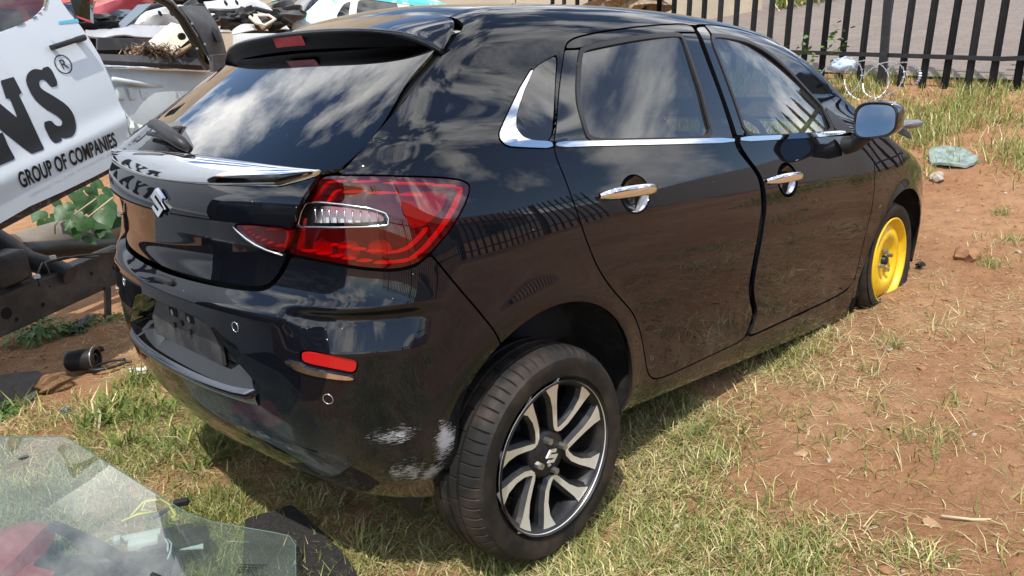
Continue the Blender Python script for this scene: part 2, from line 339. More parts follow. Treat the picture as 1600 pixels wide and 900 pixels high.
def clip(b,phi):
    T=b.T; f=phi[T]; ins=f<0; c=ins.sum(1)
    full=T[c==3]; V,Nn=b.V,b.N; newV=[];newN=[];tri=[full]
    nv=len(V); keys=[];
    for cnt in (1,2):
        t=T[c==cnt]; ii=ins[c==cnt]
        if not len(t): continue
        k=np.argmax(ii if cnt==1 else ~ii,1); r=np.arange(len(t))
        A,B,C_=t[r,k],t[r,(k+1)%3],t[r,(k+2)%3]
        keys.append((cnt,A,B,C_))
    E=[];
    for cnt,A,B,C_ in keys: E+= [np.stack([np.minimum(A,B),np.maximum(A,B)],1),np.stack([np.minimum(A,C_),np.maximum(A,C_)],1)]
    if E:
        E=np.concatenate(E); U,inv=np.unique(E,axis=0,return_inverse=True); inv=inv.ravel()
        t=phi[U[:,0]]/(phi[U[:,0]]-phi[U[:,1]]); t=t[:,None]
        V=np.concatenate([V,V[U[:,0]]*(1-t)+V[U[:,1]]*t]); q=b.N[U[:,0]]*(1-t)+b.N[U[:,1]]*t; Nn=np.concatenate([Nn,q/np.linalg.norm(q,axis=1,keepdims=True)])
        o=0
        for cnt,A,B,C_ in keys:
            n=len(A); ab=nv+inv[o:o+n]; ac=nv+inv[o+n:o+2*n]; o+=2*n
            if cnt==1: tri.append(np.stack([A,ab,ac],1))
            else: tri+= [np.stack([ab,B,C_],1),np.stack([ab,C_,ac],1)]
    T=np.concatenate(tri)
    u,inv=np.unique(T,return_inverse=True); return V[u],Nn[u],inv.reshape(-1,3)
def skirt(V,Nn,T,depth):
    e=np.concatenate([T[:,[0,1]],T[:,[1,2]],T[:,[2,0]]]); es=np.sort(e,1)
    u,ix,ct=np.unique(es,axis=0,return_index=True,return_counts=True); be=e[ix[ct==1]]
    be=be[np.abs(V[be[:,0],1])+np.abs(V[be[:,1],1])>1e-3]   # no skirt on the centre seam
    if not len(be): return V,Nn,T
    w,inv=np.unique(be,return_inverse=True); inv=inv.reshape(-1,2); n=len(V); m_=len(w)
    V2=np.concatenate([V,V[w],V[w]-Nn[w]*depth]); 
    # side normals: point away from the panel
    sn=np.zeros((m_,3)); 
    for a,b in ((0,1),):
        ed=V[be[:,1]]-V[be[:,0]]; on=np.cross(ed,Nn[be[:,0]]); on/=np.linalg.norm(on,axis=1,keepdims=True)+1e-12
        np.add.at(sn,inv[:,0],on); np.add.at(sn,inv[:,1],on)
    sn/=np.linalg.norm(sn,axis=1,keepdims=True)+1e-12
    N2=np.concatenate([Nn,sn,sn]); a,b=inv[:,0]+n,inv[:,1]+n
    T2=np.concatenate([T,np.stack([b,a,a+m_],1),np.stack([b,a+m_,b+m_],1)])
    return V2,N2,T2
def panel(name,b,phi,mt,parent,off=0.,sk=.012,side='R',gap=.0022,fit=None):
    """side R / L / both (one mesh mirrored across the centre plane)"""
    V,Nn,T=clip(b,phi+gap)
    if len(T)==0: print('empty panel',name); return None
    V=V-Nn*off
    if fit:                                   # real panes are bent in one smooth sweep: quadratic least-squares sheet
        ax,(i0,i1)=(1,(0,2)) if fit=='side' else (0,(1,2)); a_,b_=V[:,i0],V[:,i1]
        ma,mb=(a_.mean() if fit=='side' else 0.),b_.mean(); a_,b_=a_-ma,b_-mb
        cols=[np.ones_like(a_),b_,a_*a_,b_*b_]+([a_,a_*b_] if fit=='side' else [a_*a_*b_,a_**4]); A=np.stack(cols,1); co=np.linalg.lstsq(A,V[:,ax],rcond=None)[0]; V=V.copy(); V[:,ax]=A@co
        if fit=='side': ga,gb=2*co[2]*a_+co[4]+co[5]*b_,co[1]+2*co[3]*b_+co[5]*a_; Nn=np.stack([ga,-np.ones_like(a_),gb],-1)
        else: ga,gb=2*co[2]*a_+2*co[4]*a_*b_+4*co[5]*a_**3,co[1]+2*co[3]*b_+co[4]*a_*a_; Nn=np.stack([-np.ones_like(a_),ga,gb],-1)
        Nn=Nn/np.linalg.norm(Nn,axis=1,keepdims=True)
    if sk: V,Nn,T=skirt(V,Nn,T,sk)
    fl=np.array([1,-1,1])
    if side=='L': V,Nn,T=V*fl,Nn*fl,T[:,::-1]
    if side=='both':
        n=len(V); V,Nn,T=np.concatenate([V,V*fl]),np.concatenate([Nn,Nn*fl]),np.concatenate([T,T[:,::-1]+n])
    return link(name,np_mesh(name,V,T,Nn),mt,parent)
def onsurf(s,z,kind='body',off=0.,side=-1):
    s=np.atleast_1d(np.asarray(s,float)); z=np.broadcast_to(np.asarray(z,float),s.shape)
    th=np.minimum(np.abs(s)/RS,np.pi/2); ox=np.where(np.abs(s)<S90,XA,XA+np.abs(s)-S90)
    O=np.stack([ox,0*s,z],-1); D=np.stack([-np.cos(th),-np.sin(th),0*s],-1)
    P=hit(O,D,.05,1.6,kind); n=normal(P,kind); P=P+n*off
    k=np.sign(s)*1.; k[k==0]=1; P[:,1]*=k; n[:,1]*=k          # negative s = left half
    if side>0: P[:,1]*=-1; n[:,1]*=-1
    return P,n
def curve_strip(name,P,n,w_top,mt,parent,h=.008,seg=7):
    """moulding: rows of points P (k,2,3) bottom/top edge, arched outwards along n"""
    k=len(P); rows=[]
    for j in range(seg):
        t=j/(seg-1); rows.append(P[:,0]*(1-t)+P[:,1]*t+n*(h*math.sin(math.pi*t)**.6 if 0<t<1 else 0)[...,None] if False else P[:,0]*(1-t)+P[:,1]*t+n*(h*(math.sin(math.pi*t)**.6 if 0<t<1 else 0)))
    V=np.concatenate(rows); i=(np.arange(seg-1)[:,None]*k+np.arange(k-1)[None]).ravel()
    T=np.stack([i,i+1,i+k+1,i+k],-1)
    return link(name,np_mesh(name,V,T),mt,parent)

GZ0,GSL=-.076,.0706                     # ground under the car: z = GZ0 + GSL*x
car=empty('hatchback_car',(0,0,GZ0),'black hatchback with chrome trim, scuffed bumper corner and one yellow front wheel','car')
car['label']='black hatchback with chrome belt trim, scuffed rear bumper corner and yellow front wheel'
PL={
'lamp':[(.595,1.055),(.614,1.065),(.639,1.065),(.71,1.061),(.783,1.05),(.845,1.038),(.885,1.027),(.903,1.013),(.897,.995),(.88,.967),(.842,.921),(.82,.901),(.801,.881),(.782,.866),(.766,.855),(.742,.85),(.718,.849),(.695,.852),(.66,.858),(.623,.865),(.584,.872),(.508,.878),(.507,.888),(.53,.95),(.547,.991),(.568,1.022)],
'lampin':[(.357,.935),(.369,.941),(.432,.945),(.528,.946),(.519,.916),(.501,.882),(.493,.884),(.455,.888),(.419,.897),(.392,.909)],
'lens':[(.537,.945),(.548,.978),(.562,1.0),(.594,1.004),(.646,.999),(.693,.989),(.718,.977),(.723,.964),(.721,.95),(.69,.949),(.63,.949)],
'gate':[(-.2,.776),(.0,.775),(.2,.777),(.33,.780),(.41,.786),(.44,.796),(.461,.811),(.482,.835),(.498,.859),(.507,.879),(.531,.946),(.544,.97),(.556,.998),(.573,1.027),(.593,1.056),(.606,1.073),(.6,1.079),(.5,1.08),(.313,1.089),(0,1.094),(-.2,1.094)],
'glass':[(-.2,1.088),(0,1.088),(.313,1.083),(.5,1.074),(.641,1.070),(.677,1.11),(.711,1.147),(.754,1.187),(.809,1.23),(.87,1.273),(.938,1.317),(.96,1.34),(.8,1.40),(.3,1.41),(-.2,1.42)],
'door_r':[(2.136,1.4),(1.877,1.391),(1.69,1.379),(1.558,1.367),(1.466,1.355),(1.427,1.343),(1.407,1.329),(1.381,1.29),(1.319,1.204),(1.208,1.085),(1.198,1.061),(1.198,1.033),(1.208,.985),(1.216,.935),(1.23,.88),(1.248,.819),(1.276,.755),(1.304,.709),(1.348,.656),(1.402,.606),(1.461,.554),(1.498,.503),(1.527,.448),(1.556,.373),(1.573,.323),(1.606,.285),(1.661,.267),(1.805,.261),(1.967,.257),(2.192,.25),(2.221,.28),(2.249,.345),(2.207,.407),(2.183,.46),(2.183,.549),(2.217,.685),(2.239,.739),(2.246,.784),(2.248,.852),(2.225,.887),(2.184,.927),(2.15,.964),(2.145,.993),(2.143,1.15),(2.13,1.281),(2.128,1.36)],
'door_f':[(2.150,1.394),(2.152,1.357),(2.155,1.259),(2.165,1.127),(2.172,1.008),(2.176,.968),(2.207,.924),(2.25,.879),(2.273,.84),(2.275,.78),(2.268,.735),(2.246,.68),(2.212,.543),(2.213,.453),(2.238,.399),(2.28,.337),(2.251,.277),(2.23,.249),(2.497,.24),(2.79,.228),(3.046,.222),(3.17,.239),(3.204,.288),(3.211,.378),(3.224,.496),(3.264,.593),(3.295,.69),(3.319,.767),(3.332,.828),(3.325,.88),(3.28,.925),(3.235,.97),(3.162,1.075),(3.034,1.190),(2.889,1.280),(2.765,1.343),(2.513,1.386),(2.292,1.397)],
'win_r':[(1.463,1.306),(1.484,1.32),(1.567,1.33),(1.665,1.34),(1.77,1.349),(1.901,1.356),(2.013,1.358),(2.022,1.343),(2.023,1.283),(2.023,1.226),(2.024,1.169),(2.014,1.094),(2.009,1.02),(1.66,1.048),(1.358,1.071),(1.362,1.116),(1.376,1.161),(1.387,1.183)],
'win_f':[(2.217,1.353),(2.316,1.353),(2.483,1.336),(2.575,1.312),(2.66,1.280),(2.74,1.240),(2.818,1.192),(2.924,1.118),(2.995,1.065),(3.000,1.022),(2.999,.954),(2.614,.977),(2.24,1.001),(2.239,1.111),(2.229,1.245)],
'sail':[(3.012,1.060),(3.09,1.02),(3.15,.975),(3.18,.94),(3.122,.936),(3.012,.945)],
'qwin':[(1.372,1.309),(1.332,1.298),(1.28,1.281),(1.251,1.265),(1.181,1.209),(1.125,1.17),(1.097,1.147),(1.083,1.124),(1.095,1.104),(1.128,1.093),(1.199,1.084),(1.285,1.18)],
'qchrome':[(1.253,1.275),(1.188,1.228),(1.069,1.157),(1.021,1.123),(1.015,1.105),(1.032,1.088),(1.082,1.080),(1.192,1.066),(1.199,1.084),(1.128,1.093),(1.095,1.104),(1.083,1.124),(1.097,1.147),(1.125,1.17),(1.181,1.209),(1.251,1.265)],
'belt_r':[(1.209,1.083),(1.2,1.066),(1.401,1.051),(1.718,1.024),(2.138,.989),(2.142,1.008),(1.727,1.04),(1.409,1.066)],
'belt_f':[(2.178,1.008),(2.180,.988),(2.493,.967),(2.838,.944),(3.098,.934),(3.105,.95),(2.853,.964),(2.505,.984)],
'refl':[(.532,.661),(.554,.664),(.598,.656),(.639,.644),(.642,.636),(.638,.616),(.631,.61),(.595,.621),(.536,.631),(.528,.64)],
'reflchrome':[(.485,.633),(.53,.632),(.536,.622),(.594,.612),(.636,.602),(.630,.594),(.593,.598),(.541,.606),(.505,.616)],
'bumper':[(-.2,.771),(0,.771),(.2,.773),(.33,.776),(.415,.781),(.446,.791),(.466,.807),(.487,.832),(.503,.857),(.510,.874),(.584,.868),(.66,.854),(.695,.848),(.718,.845),(.742,.846),(.766,.851),(.785,.866),(.795,.876),(.827,.818),(.859,.763),(.893,.709),(.93,.645),(.96,.57),(.98,.3),(.86,.10),(.86,.17),(.6,.215),(.42,.255),(.28,.285),(.10,.30),(-.2,.30)],
'recess':[(-.2,.690),(.16,.690),(.235,.672),(.325,.60),(.392,.545),(.396,.525),(.375,.498),(.2,.492),(-.2,.492)],
}
def build_car():
    B=make_base('body',210,360,40,340); G=make_base('gate',190,8,3,320)
    ph={k:poly_phi(v,B.Q,chaikin=2 if k in('lamp','door_r','door_f','qwin','win_r','win_f','bumper') else 1) for k,v in PL.items()}
    gq={k:poly_phi(PL[k],G.Q,chaikin=1) for k in ('gate','glass','lampin')}
    X,Y,Z=B.V.T; Y=np.abs(Y)
    back=np.where(B.V[:,0]<XA,-1.,1.)                     # rear half only for the rear polygons
    archr=np.hypot(X-.03,Z-.292)-(.372-.046*(1-ss(.02,.26,Z-.30))*ss(0.,.15,-X)); archf=np.hypot(X-2.575,Z-.235)-.388
    archr=np.where(Y>.5,archr,.05); archf=np.where(Y>.5,archf,.05)
    top=lambda: None
    # windscreen in plan
    ws=np.maximum.reduce([1.80-.10*Y*Y-X*1.+.0*Y, X-(2.62-.35*Y*Y), Y-(.565+.10*np.clip((X-1.8)/.75,0,1)), .9-Z])
    front=np.minimum(poly_phi([(3.325,.9),(3.318,.767),(3.29,.69),(3.258,.593),(3.22,.496),(3.2,.3),(3.2,0),(4.6,0),(4.6,1.1),(3.5,1.1),(3.30,.93)],B.Q,chaikin=0),.06)
    hood=np.maximum.reduce([2.60-.35*Y*Y-X,.60-Z,Y-(.70-.25*np.clip((X-2.9)/.4,0,1))])
    front=np.maximum(front,-hood)
    low=.235-B.zf                                          # positive below the sill edge
    rear_low=np.where(X<-.02,.30-Z,-.05)
    spoil=np.maximum.reduce([X-(.022-.10*(Y/.55)**2*0),Y-(.575+.0*X),1.30-Z,-(Z-1.29)])
    spo=poly_phi([(-.6,0),(.028,0),(.030,.30),(.028,.50),(.024,.535),(.012,.558),(-.03,.572),(-.10,.592),(-.6,.62),(-.6,-.2),(.028,-.2)],np.stack([X,Y],-1),chaikin=1)
    spo=np.maximum(spo,1.27-Z)
    glass_b=poly_phi(PL['glass'],B.Q,chaikin=1); gate_b=poly_phi([(-.2,.70),(.415,.72),(.5,.78)]+[(a-.0,b) for a,b in PL['gate'][9:16]]+[(.641,1.070),(.3,1.1),(-.2,1.1)],B.Q,chaikin=0)
    rearcut=np.where(X<XA,np.minimum(glass_b,gate_b),.06)
    holes=[rearcut,ph['lamp'],ph['bumper'],ph['door_r'],ph['door_f'],np.minimum(ph['qwin'],ph['qchrome']),archr,archf,front,hood,ws,spo,np.maximum.reduce([np.minimum(ph['door_r'],ph['door_f'])-.012,np.abs(B.Q[:,0]-2.2)-.11,.262-B.Q[:,1],B.Q[:,1]-1.392])]
    shell=np.maximum.reduce([low,np.where(X<-.3,.25-Z,-.05)]+[-h for h in holes])
    panel('body_shell',B,shell,M['paint'],car,side='both')
    # dark liner just behind every gap
    inn=np.maximum.reduce([low,-ph['win_r'],-ph['win_f'],-ph['qwin'],-(archr-.02),-(archf-.02),-ws,np.where(X<XA,-(np.minimum(glass_b,gate_b)-.012),-.05),-(hood+.02),-ph['lamp'],np.where(X<.0,.36-Z,-.05),-np.where(X<XA,ph['recess'],.06)])
    Bi=B; V,Nn,T=clip(Bi,inn); keep=np.arange(len(T))%1==0
    V=V-Nn*.034; fl=np.array([1,-1,1]); n=len(V)
    V=np.concatenate([V,V*fl]);T=np.concatenate([T,T[:,::-1]+n])
    link('inner_shell',np_mesh('inner_shell',V,T),M['dark'],car)
    recess=ph['recess']
    panel('rear_bumper',B,np.maximum.reduce([np.where(X<.3,ph['bumper'],.06),-archr,-recess,-ph['refl']]),
          paint('bumper_paint',[((-.46,-.735,.437),(.10,.055,.030),(0,-.25,0)),((-.40,-.72,.33),(.05,.06,.055),(0,.7,0)),((-.335,-.79,.40),(.035,.05,.075),(0,.1,0)),((-.36,-.76,.30),(.035,.06,.12),(0,.45,0))]),car,side='both')
    bump=car.children[-1]
    DISH=[(s0+.66*(s1-s0),z0+.66*(z1-z0)-.006) for s0,z0,s1,z1 in ((1.335,.922,1.585,.905),(2.30,.838,2.555,.822))]
    dph=[(np.hypot((B.Q[:,0]-c_[0])/.070,(B.Q[:,1]-c_[1])/.053)-1)*.055 for c_ in DISH]
    for sd in 'RL':
        k=-1 if sd=='R' else 1
        # tail lamp
        lp=panel('tail_lamp',B,np.maximum(ph['lamp'],-ph['lens']),M['lens_red'],car,side=sd,sk=.03)
        lens=ph['lens']
        panel('lamp_housing',B,np.maximum(ph['lamp'],-(lens-.004)),M['lamp_inner'],lp,off=.030,side=sd,sk=0)
        # light guide: ring following the outline
        lq=ph['lamp']
        panel('light_guide',B,np.maximum.reduce([lq+.010,-(lq+.0165)]),M['lamp_bright'],lp,off=.010,sk=.016,side=sd,gap=0)
        sg=B.Q[:,0]
        gd2=np.maximum.reduce([lq+.034,-(lq+.041),.60-sg,sg-.80])
        for sgn in (1,-1): panel('light_guide',B,np.maximum(gd2,sgn*(B.Q[:,1]-.965)),M['lamp_bright'],lp,off=.014,sk=.014,side=sd,gap=0)
        blk=poly_phi([(.745,1.025),(.86,1.012),(.845,.975),(.80,.94),(.765,.935),(.755,.98)],B.Q,chaikin=1)
        panel('side_reflector',B,blk,M['lamp_mid'],lp,off=.022,sk=.012,side=sd,gap=0)
        for c in (.575,.635,.70):
            r_=poly_phi([(c-.026,.885),(c-.02,.913),(c+.012,.915),(c+.024,.90),(c+.022,.880),(c,.878)],B.Q,chaikin=1)
            panel('bulb_reflector',B,r_,M['lamp_mid'],lp,off=.024,sk=.01,side=sd,gap=0)
        panel('reverse_lamp',B,lens,M['clear'],lp,off=-.003,sk=.014,side=sd)
        panel('reverse_reflector',B,lens+.006,mat('frosted',(.72,.74,.77),.45),lp,off=.022,sk=0,side=sd)
        bmv=bmesh.new()
        for i in range(9):
            s_=.575+.016*i; P,n_=onsurf([s_,s_],[.957,.992-.0012*i],off=-.010); P[:,1]*=(1 if sd=='R' else -1)
            tube(bmv,[tuple(P[0]),tuple(P[1])],.0022,6)
        bm_obj('reverse_ribs',bmv,M['lamp_silver'],lp,True)
        pz=np.array(PL['lens']); 
        for _ in range(1): qz=np.roll(pz,-1,0); pz=np.stack([pz*.88+qz*.12,pz*.12+qz*.88],1).reshape(-1,2)
        P,n_=onsurf(pz[:,0],pz[:,1],off=.001); P[:,1]*=(1 if sd=='R' else -1); bmv=bmesh.new(); tube(bmv,[tuple(v) for v in P]+[tuple(P[0])],.0022,6,False); bm_obj('reverse_bezel',bmv,M['lamp_silver'],lp,True)
        # rear door: skin, frame, glass, trim
        dr=np.maximum(ph['door_r'],-ph['win_r']+0*lens)
        zb=B.zf
        beltz=1.083-.0*X
        dsk=np.maximum.reduce([ph['door_r'],-archr-.004,-(-(B.Q[:,1]-(1.0795-.0815*(B.Q[:,0]-1.2)))*1.0)])  # below the belt line
        dsk=np.maximum.reduce([ph['door_r'],-(archr-.012),B.Q[:,1]-(1.078-.0795*(B.Q[:,0]-1.2)),-dph[0]])
        d1=panel('rear_door',B,dsk,M['paint'],car,side=sd,gap=.0035)
        cpil=.0
        topf=np.maximum.reduce([ph['door_r'],-(ph['win_r']-.008),(1.080-.0795*(B.Q[:,0]-1.2))-B.Q[:,1]])
        pill=np.maximum(topf,-np.maximum(1.312+.060*np.clip((B.Q[:,0]-1.45)/.5,0,1)-B.Q[:,1],-9))
        hdr=np.maximum(topf,(1.322+.045*np.clip((B.Q[:,0]-1.45)/.55,0,1))-B.Q[:,1])
        panel('door_header',B,hdr,M['paint'],d1,side=sd,gap=.003)
        for lo_,hi_ in ((1.0,1.7),(1.7,2.3)): panel('pillar_cover',B,np.maximum.reduce([topf,lo_-B.Q[:,0],B.Q[:,0]-hi_,B.Q[:,1]-(1.322+.045*np.clip((B.Q[:,0]-1.45)/.55,0,1))]),M['gloss_black'],d1,off=.002,side=sd,gap=.003)
        seal=np.maximum.reduce([ph['win_r']-.010,-(ph['win_r']+.004)])
        panel('window_seal',B,seal,M['black_plastic'],d1,off=-.0015,sk=.008,side=sd,gap=0)
        panel('rear_side_window',B,ph['win_r'],M['tint'],d1,off=.007,sk=0,side=sd,gap=-.004,fit='side')
        panel('belt_trim',B,ph['belt_r'],M['chrome'],d1,off=-.006,sk=.012,side=sd,gap=.001)
        # front door (hangs a little open at its rear edge)
        bf=1.010-.0765*(B.Q[:,0]-2.17)
        bl=np.where(B.Q[:,0]<3.1,bf-.004,bf-.004)
        fsk=np.maximum.reduce([ph['door_f'],-(archf-.012),B.Q[:,1]-bl,-dph[1]+.004])
        d2=panel('front_door',B,fsk,M['paint'],car,side=sd,gap=.008)
        topf=np.maximum.reduce([ph['door_f'],-(ph['win_f']-.008),bl+.002-B.Q[:,1],-ph['sail']])
        panel('door_frame',B,np.maximum(topf,B.Q[:,0]-2.235),M['gloss_black'],d2,off=.002,side=sd,gap=.007)
        panel('door_header',B,np.maximum(topf,2.238-B.Q[:,0]),M['paint'],d2,side=sd,gap=.003)
        panel('window_seal',B,np.maximum.reduce([ph['win_f']-.010,-(ph['win_f']+.004)]),M['black_plastic'],d2,off=-.0015,sk=.008,side=sd,gap=0)
        panel('front_side_window',B,ph['win_f'],M['clear_tint'],d2,off=.008,sk=0,side=sd,gap=-.004,fit='side')
        panel('mirror_sail',B,ph['sail'],M['black_plastic'],d2,off=-.003,sk=.01,side=sd,gap=0)
        panel('belt_trim',B,ph['belt_f'],M['chrome'],d2,off=-.006,sk=.012,side=sd,gap=.001)
        # fixed quarter window with its chrome hook
        panel('quarter_window',B,ph['qwin'],M['tint'],car,off=.003,sk=.006,side=sd,gap=.001,fit='side')
        panel('quarter_trim',B,np.maximum(ph['qchrome'],-ph['qwin']),M['chrome'],car,off=-.004,sk=.012,side=sd,gap=.0005)
        panel('front_fender',B,np.maximum.reduce([front,-archf,.17-Z]),M['paint'],car,side=sd,gap=.003)
        # reflector and sensors on the bumper
        panel('bumper_reflector',B,ph['refl'],M['reflector'],bump,off=.004,sk=.01,side=sd,gap=.001)
        panel('reflector_trim',B,ph['reflchrome'],M['chrome'],bump,off=-.005,sk=.008,side=sd,gap=0)
        for (s_,z_) in ((.349,.689),(.577,.543)):
            bm=bmesh.new(); P,n_=onsurf(s_,z_); P,n_=Vector(P[0]),Vector(n_[0])
            if sd=='L': P.y*=-1; n_.y*=-1
            q=n_.to_track_quat('Z','Y').to_matrix().to_4x4(); q.translation=P+n_*.0005
            r_=bmesh.ops.create_circle(bm,segments=24,radius=.0125,cap_ends=True,matrix=q)
            so=bm_obj('parking_sensor',bm,M['paint'],bump)
            bm=bmesh.new(); q.translation=P+n_*.0012
            ring=[q@Vector((math.cos(a)*.0128,math.sin(a)*.0128,0)) for a in np.linspace(0,2*np.pi,25)]
            tube(bm,ring,.0011,5,False); bm_obj('sensor_ring',bm,M['lamp_silver'],bump,True)
        # wheel arch liner
        for (cx,cz,rr,y0,y1) in ((.03,.292,.385,-.828,-.52),(2.575,.235,.40,-.825,-.50)):
            a=np.linspace(R_(-38),R_(218),60); ys=np.array([y0,y0+.02,y1,y1]); rs=np.array([rr-.014,rr-.001,rr-.005,.10])
            Vv=np.stack([cx+np.outer(rs,np.cos(a)),np.repeat(ys[:,None],60,1),cz+np.outer(rs,np.sin(a))],-1)
            sk_=hit(np.stack([Vv[0,:,0],0*a,Vv[0,:,2]],-1),np.tile([0,-1.,0],(60,1)),.3,1.2)[:,1]
            Vv[0,:,1]=sk_+.010; Vv[1,:,1]=sk_+.03
            for q in range(60): Vv[1:3,q]+=np.array([math.cos(a[q]),0,math.sin(a[q])])*(.008*(q%10<4))
            Vv=Vv.reshape(-1,3); Vv[:,1]*=-k
            i=(np.arange(3)[:,None]*60+np.arange(59)[None]).ravel()
            link('arch_liner',np_mesh('arch_liner',Vv,np.stack([i,i+1,i+61,i+60],-1)),M['liner'],car)
    hd=panel('bonnet',B,np.maximum(hood,-.0*X),M['paint'],car,side='both',gap=.003)
    panel('windscreen',B,ws,M['clear_tint'],car,side='both',off=.003)
    # number plate recess
    rp=PL['recess']; S=np.array([p for p in rp if p[0]>=0]); 
    ring=[(-a,b) for a,b in S[::-1]]+[(a,b) for a,b in S]
    ss_=np.array([a for a,b in ring]); zz=np.array([b for a,b in ring])
    # resample ring
    R0,N0=onsurf(ss_,zz); 
    cen=np.array([0,.585]); sc=np.array([[.80*(a),.585+(b-.585)*(.86 if b>.585 else .35)] for a,b in ring])
    R1,N1=onsurf(sc[:,0],sc[:,1]); R1=R1+np.array([.052,0,0])
    bm=bmesh.new(); a=[bm.verts.new(p) for p in R0]; c=[bm.verts.new(p) for p in R1]; n=len(a)
    for i in range(n): bm.faces.new((a[i],a[(i+1)%n],c[(i+1)%n],c[i]))
    bm_obj('plate_recess',bm,M['gloss_black'],bump)
    bm=bmesh.new(); c=[bm.verts.new(p) for p in R1]; bm.faces.new(c); pp=bm_obj('number_plate_panel',bm,M['plate_plastic'],bump)
    px=float(R1[:,0].min())
    bm=bmesh.new()
    pts=[(-.225,.545),(.225,.545),(.225,.60),(.165,.665),(-.165,.665),(-.225,.60)]
    prism(bm,[(px-.002,-a,b) for a,b in pts],(-.010,0,0)); bm_obj('plate_holder',bm,M['plate_plastic'],bump)
    for yy in (-.055,.055):
        bm=bmesh.new(); box(bm,(px-.0125,yy,.645),(.004,.05,.022)); bm_obj('plate_slot',bm,M['dark'],bump)
    for yy,zz_ in ((-.06,.652),(.05,.652),(-.05,.612),(0.0,.628),(.055,.612)):
        bm=bmesh.new(); bmesh.ops.create_cone(bm,cap_ends=True,segments=14,radius1=.009,radius2=.007,depth=.01,matrix=Matrix.Translation((px-.014,yy,zz_-.006))@Matrix.Rotation(math.pi/2,4,'Y'))
        bm_obj('plate_screw',bm,M['black_plastic'] if zz_<.64 else M['steel'],bump)
    # chrome-like lip below the recess
    sv_=np.linspace(-.385,.385,60); e_=np.clip((.387-np.abs(sv_))/.02,0,1)**.5; P0,n0=onsurf(sv_,.480+0*sv_,off=.000); P1,n1=onsurf(sv_,.514+.016*np.abs(sv_/.385)**6,off=.003); n0=n0*e_[:,None]
    curve_strip('recess_lip',np.stack([P0,P1],1),n0,0,mat('satin_trim',(.22,.23,.25),.16,1),bump,h=.018)
    # tailgate
    XG_=G.V[:,0]
    gt=panel('tailgate',G,np.maximum(np.where(XG_<XA,gq['gate'],.06),-gq['lampin']),M['paint'],car,side='both',gap=.003)
    gl=panel('rear_window',G,np.where(XG_<XA,gq['glass'],.06),M['tint_rear'],gt,side='both',off=.001,sk=.008,fit='rear')
    inset=np.where(XG_<XA,gq['glass'],.06)
    panel('rear_window_band',G,np.maximum(inset+.002,-(inset+.035)),M['dark'],gt,side='both',off=.010,sk=0)
    for sd in 'RL':
        li=panel('tail_lamp',G,gq['lampin'],M['lens_red'],gt,side=sd,sk=.02,gap=.001)
        panel('lamp_housing',G,gq['lampin'],M['lamp_inner'],gt,side=sd,off=.018,sk=0)
        panel('light_guide',G,np.maximum.reduce([gq['lampin']+.007,-(gq['lampin']+.012)]),M['lamp_bright'],gt,side=sd,off=.008,sk=.012,gap=0)
        pz=np.array([(.353,.934),(.372,.919),(.392,.906),(.419,.894),(.455,.884),(.497,.877)]); P,n_=onsurf(pz[:,0],pz[:,1],'gate',.002); P[:,1]*=(1 if sd=='R' else -1); bmv=bmesh.new(); tube(bmv,[tuple(v) for v in P],[.001,.003,.0035,.0035,.003,.002],6); bm_obj('lamp_trim',bmv,M['lamp_silver'],gt,True)
    XGz=G.V[:,2]
    panel('gate_backing',G,np.maximum.reduce([np.where(XG_<XA,gq['gate']-.02,.06)]),M['dark'],gt,side='both',off=.040,sk=0,gap=0)
    # chrome strip over the tailgate
    sv_=np.linspace(-.606,.606,121); e=np.clip((.606-np.abs(sv_))/.10,0,1)**.55
    zt_=1.094-.022*(np.abs(sv_)/.606)**2; zb_=np.minimum(1.027+.010*(sv_/.5)**2,zt_-.004); zb_=zt_-(zt_-zb_)*(.04+.96*e)
    P1,n1=onsurf(sv_,zt_,'gate',.004); P0,n0=onsurf(sv_,zb_,'gate',.003)
    rows=[]; k_=len(sv_); pf=[(0,0),(.06,.006),(.22,.013),(.42,.019),(.60,.021),(.78,.018),(.92,.010),(1,0)]
    nm=(n0+n1); nm/=np.linalg.norm(nm,axis=1,keepdims=True)
    for t,h in pf: rows.append(P0*(1-t)+P1*t+nm*h*(.35+.65*e)[:,None])
    Vv=np.concatenate(rows); i=(np.arange(len(pf)-1)[:,None]*k_+np.arange(k_-1)[None]).ravel()
    link('chrome_strip',np_mesh('chrome_strip',Vv,np.stack([i,i+1,i+k_+1,i+k_],-1)),M['chrome'],gt)
    # emblem
    def emblem(O,ex,ey,nz,size,th,name,parent,mt='chrome'):
        sh=[(.5,1),(1,.70),(.83,.585),(.5,.79),(.36,.705),(1,.32),(.5,0),(0,.30),(.17,.415),(.5,.21),(.64,.295),(0,.68)]
        bm=bmesh.new(); O,ex,ey,nz=[Vector(v) for v in (O,ex,ey,nz)]
        pts=[O+ex*((a-.5)*size)+ey*((b-.5)*size) for a,b in sh]
        cx=sum(pts,Vector())/len(pts)
        prism(bm,pts,nz*th,top=[cx+(p-cx)*.94 for p in pts])
        return bm_obj(name,bm,M[mt],parent)
    emblem((-.628,0,.968),(0,-1,0),(.05,0,1),(-1,0,.0),.082,.010,'emblem',gt)
    # latch handle notch in the ledge
    P,n_=onsurf(.0,.758,off=-.004); bm=bmesh.new(); box(bm,tuple(P[0]),(.035,.11,.018),bev=.006); bm_obj('release_latch',bm,M['black_plastic'],gt)
    # spoiler with high brake lamp: the roof skin carried back past the glass
    ny=61; Ys=np.linspace(-.592,.592,ny); rows=[]; t_=np.abs(Ys)/.592
    xe=-.182+.085*t_**3.2; ze=1.408-.030*t_**2-.045*t_**7                     # trailing edge
    xf=np.full(ny,.030)-.02*t_**8-.10*t_**16
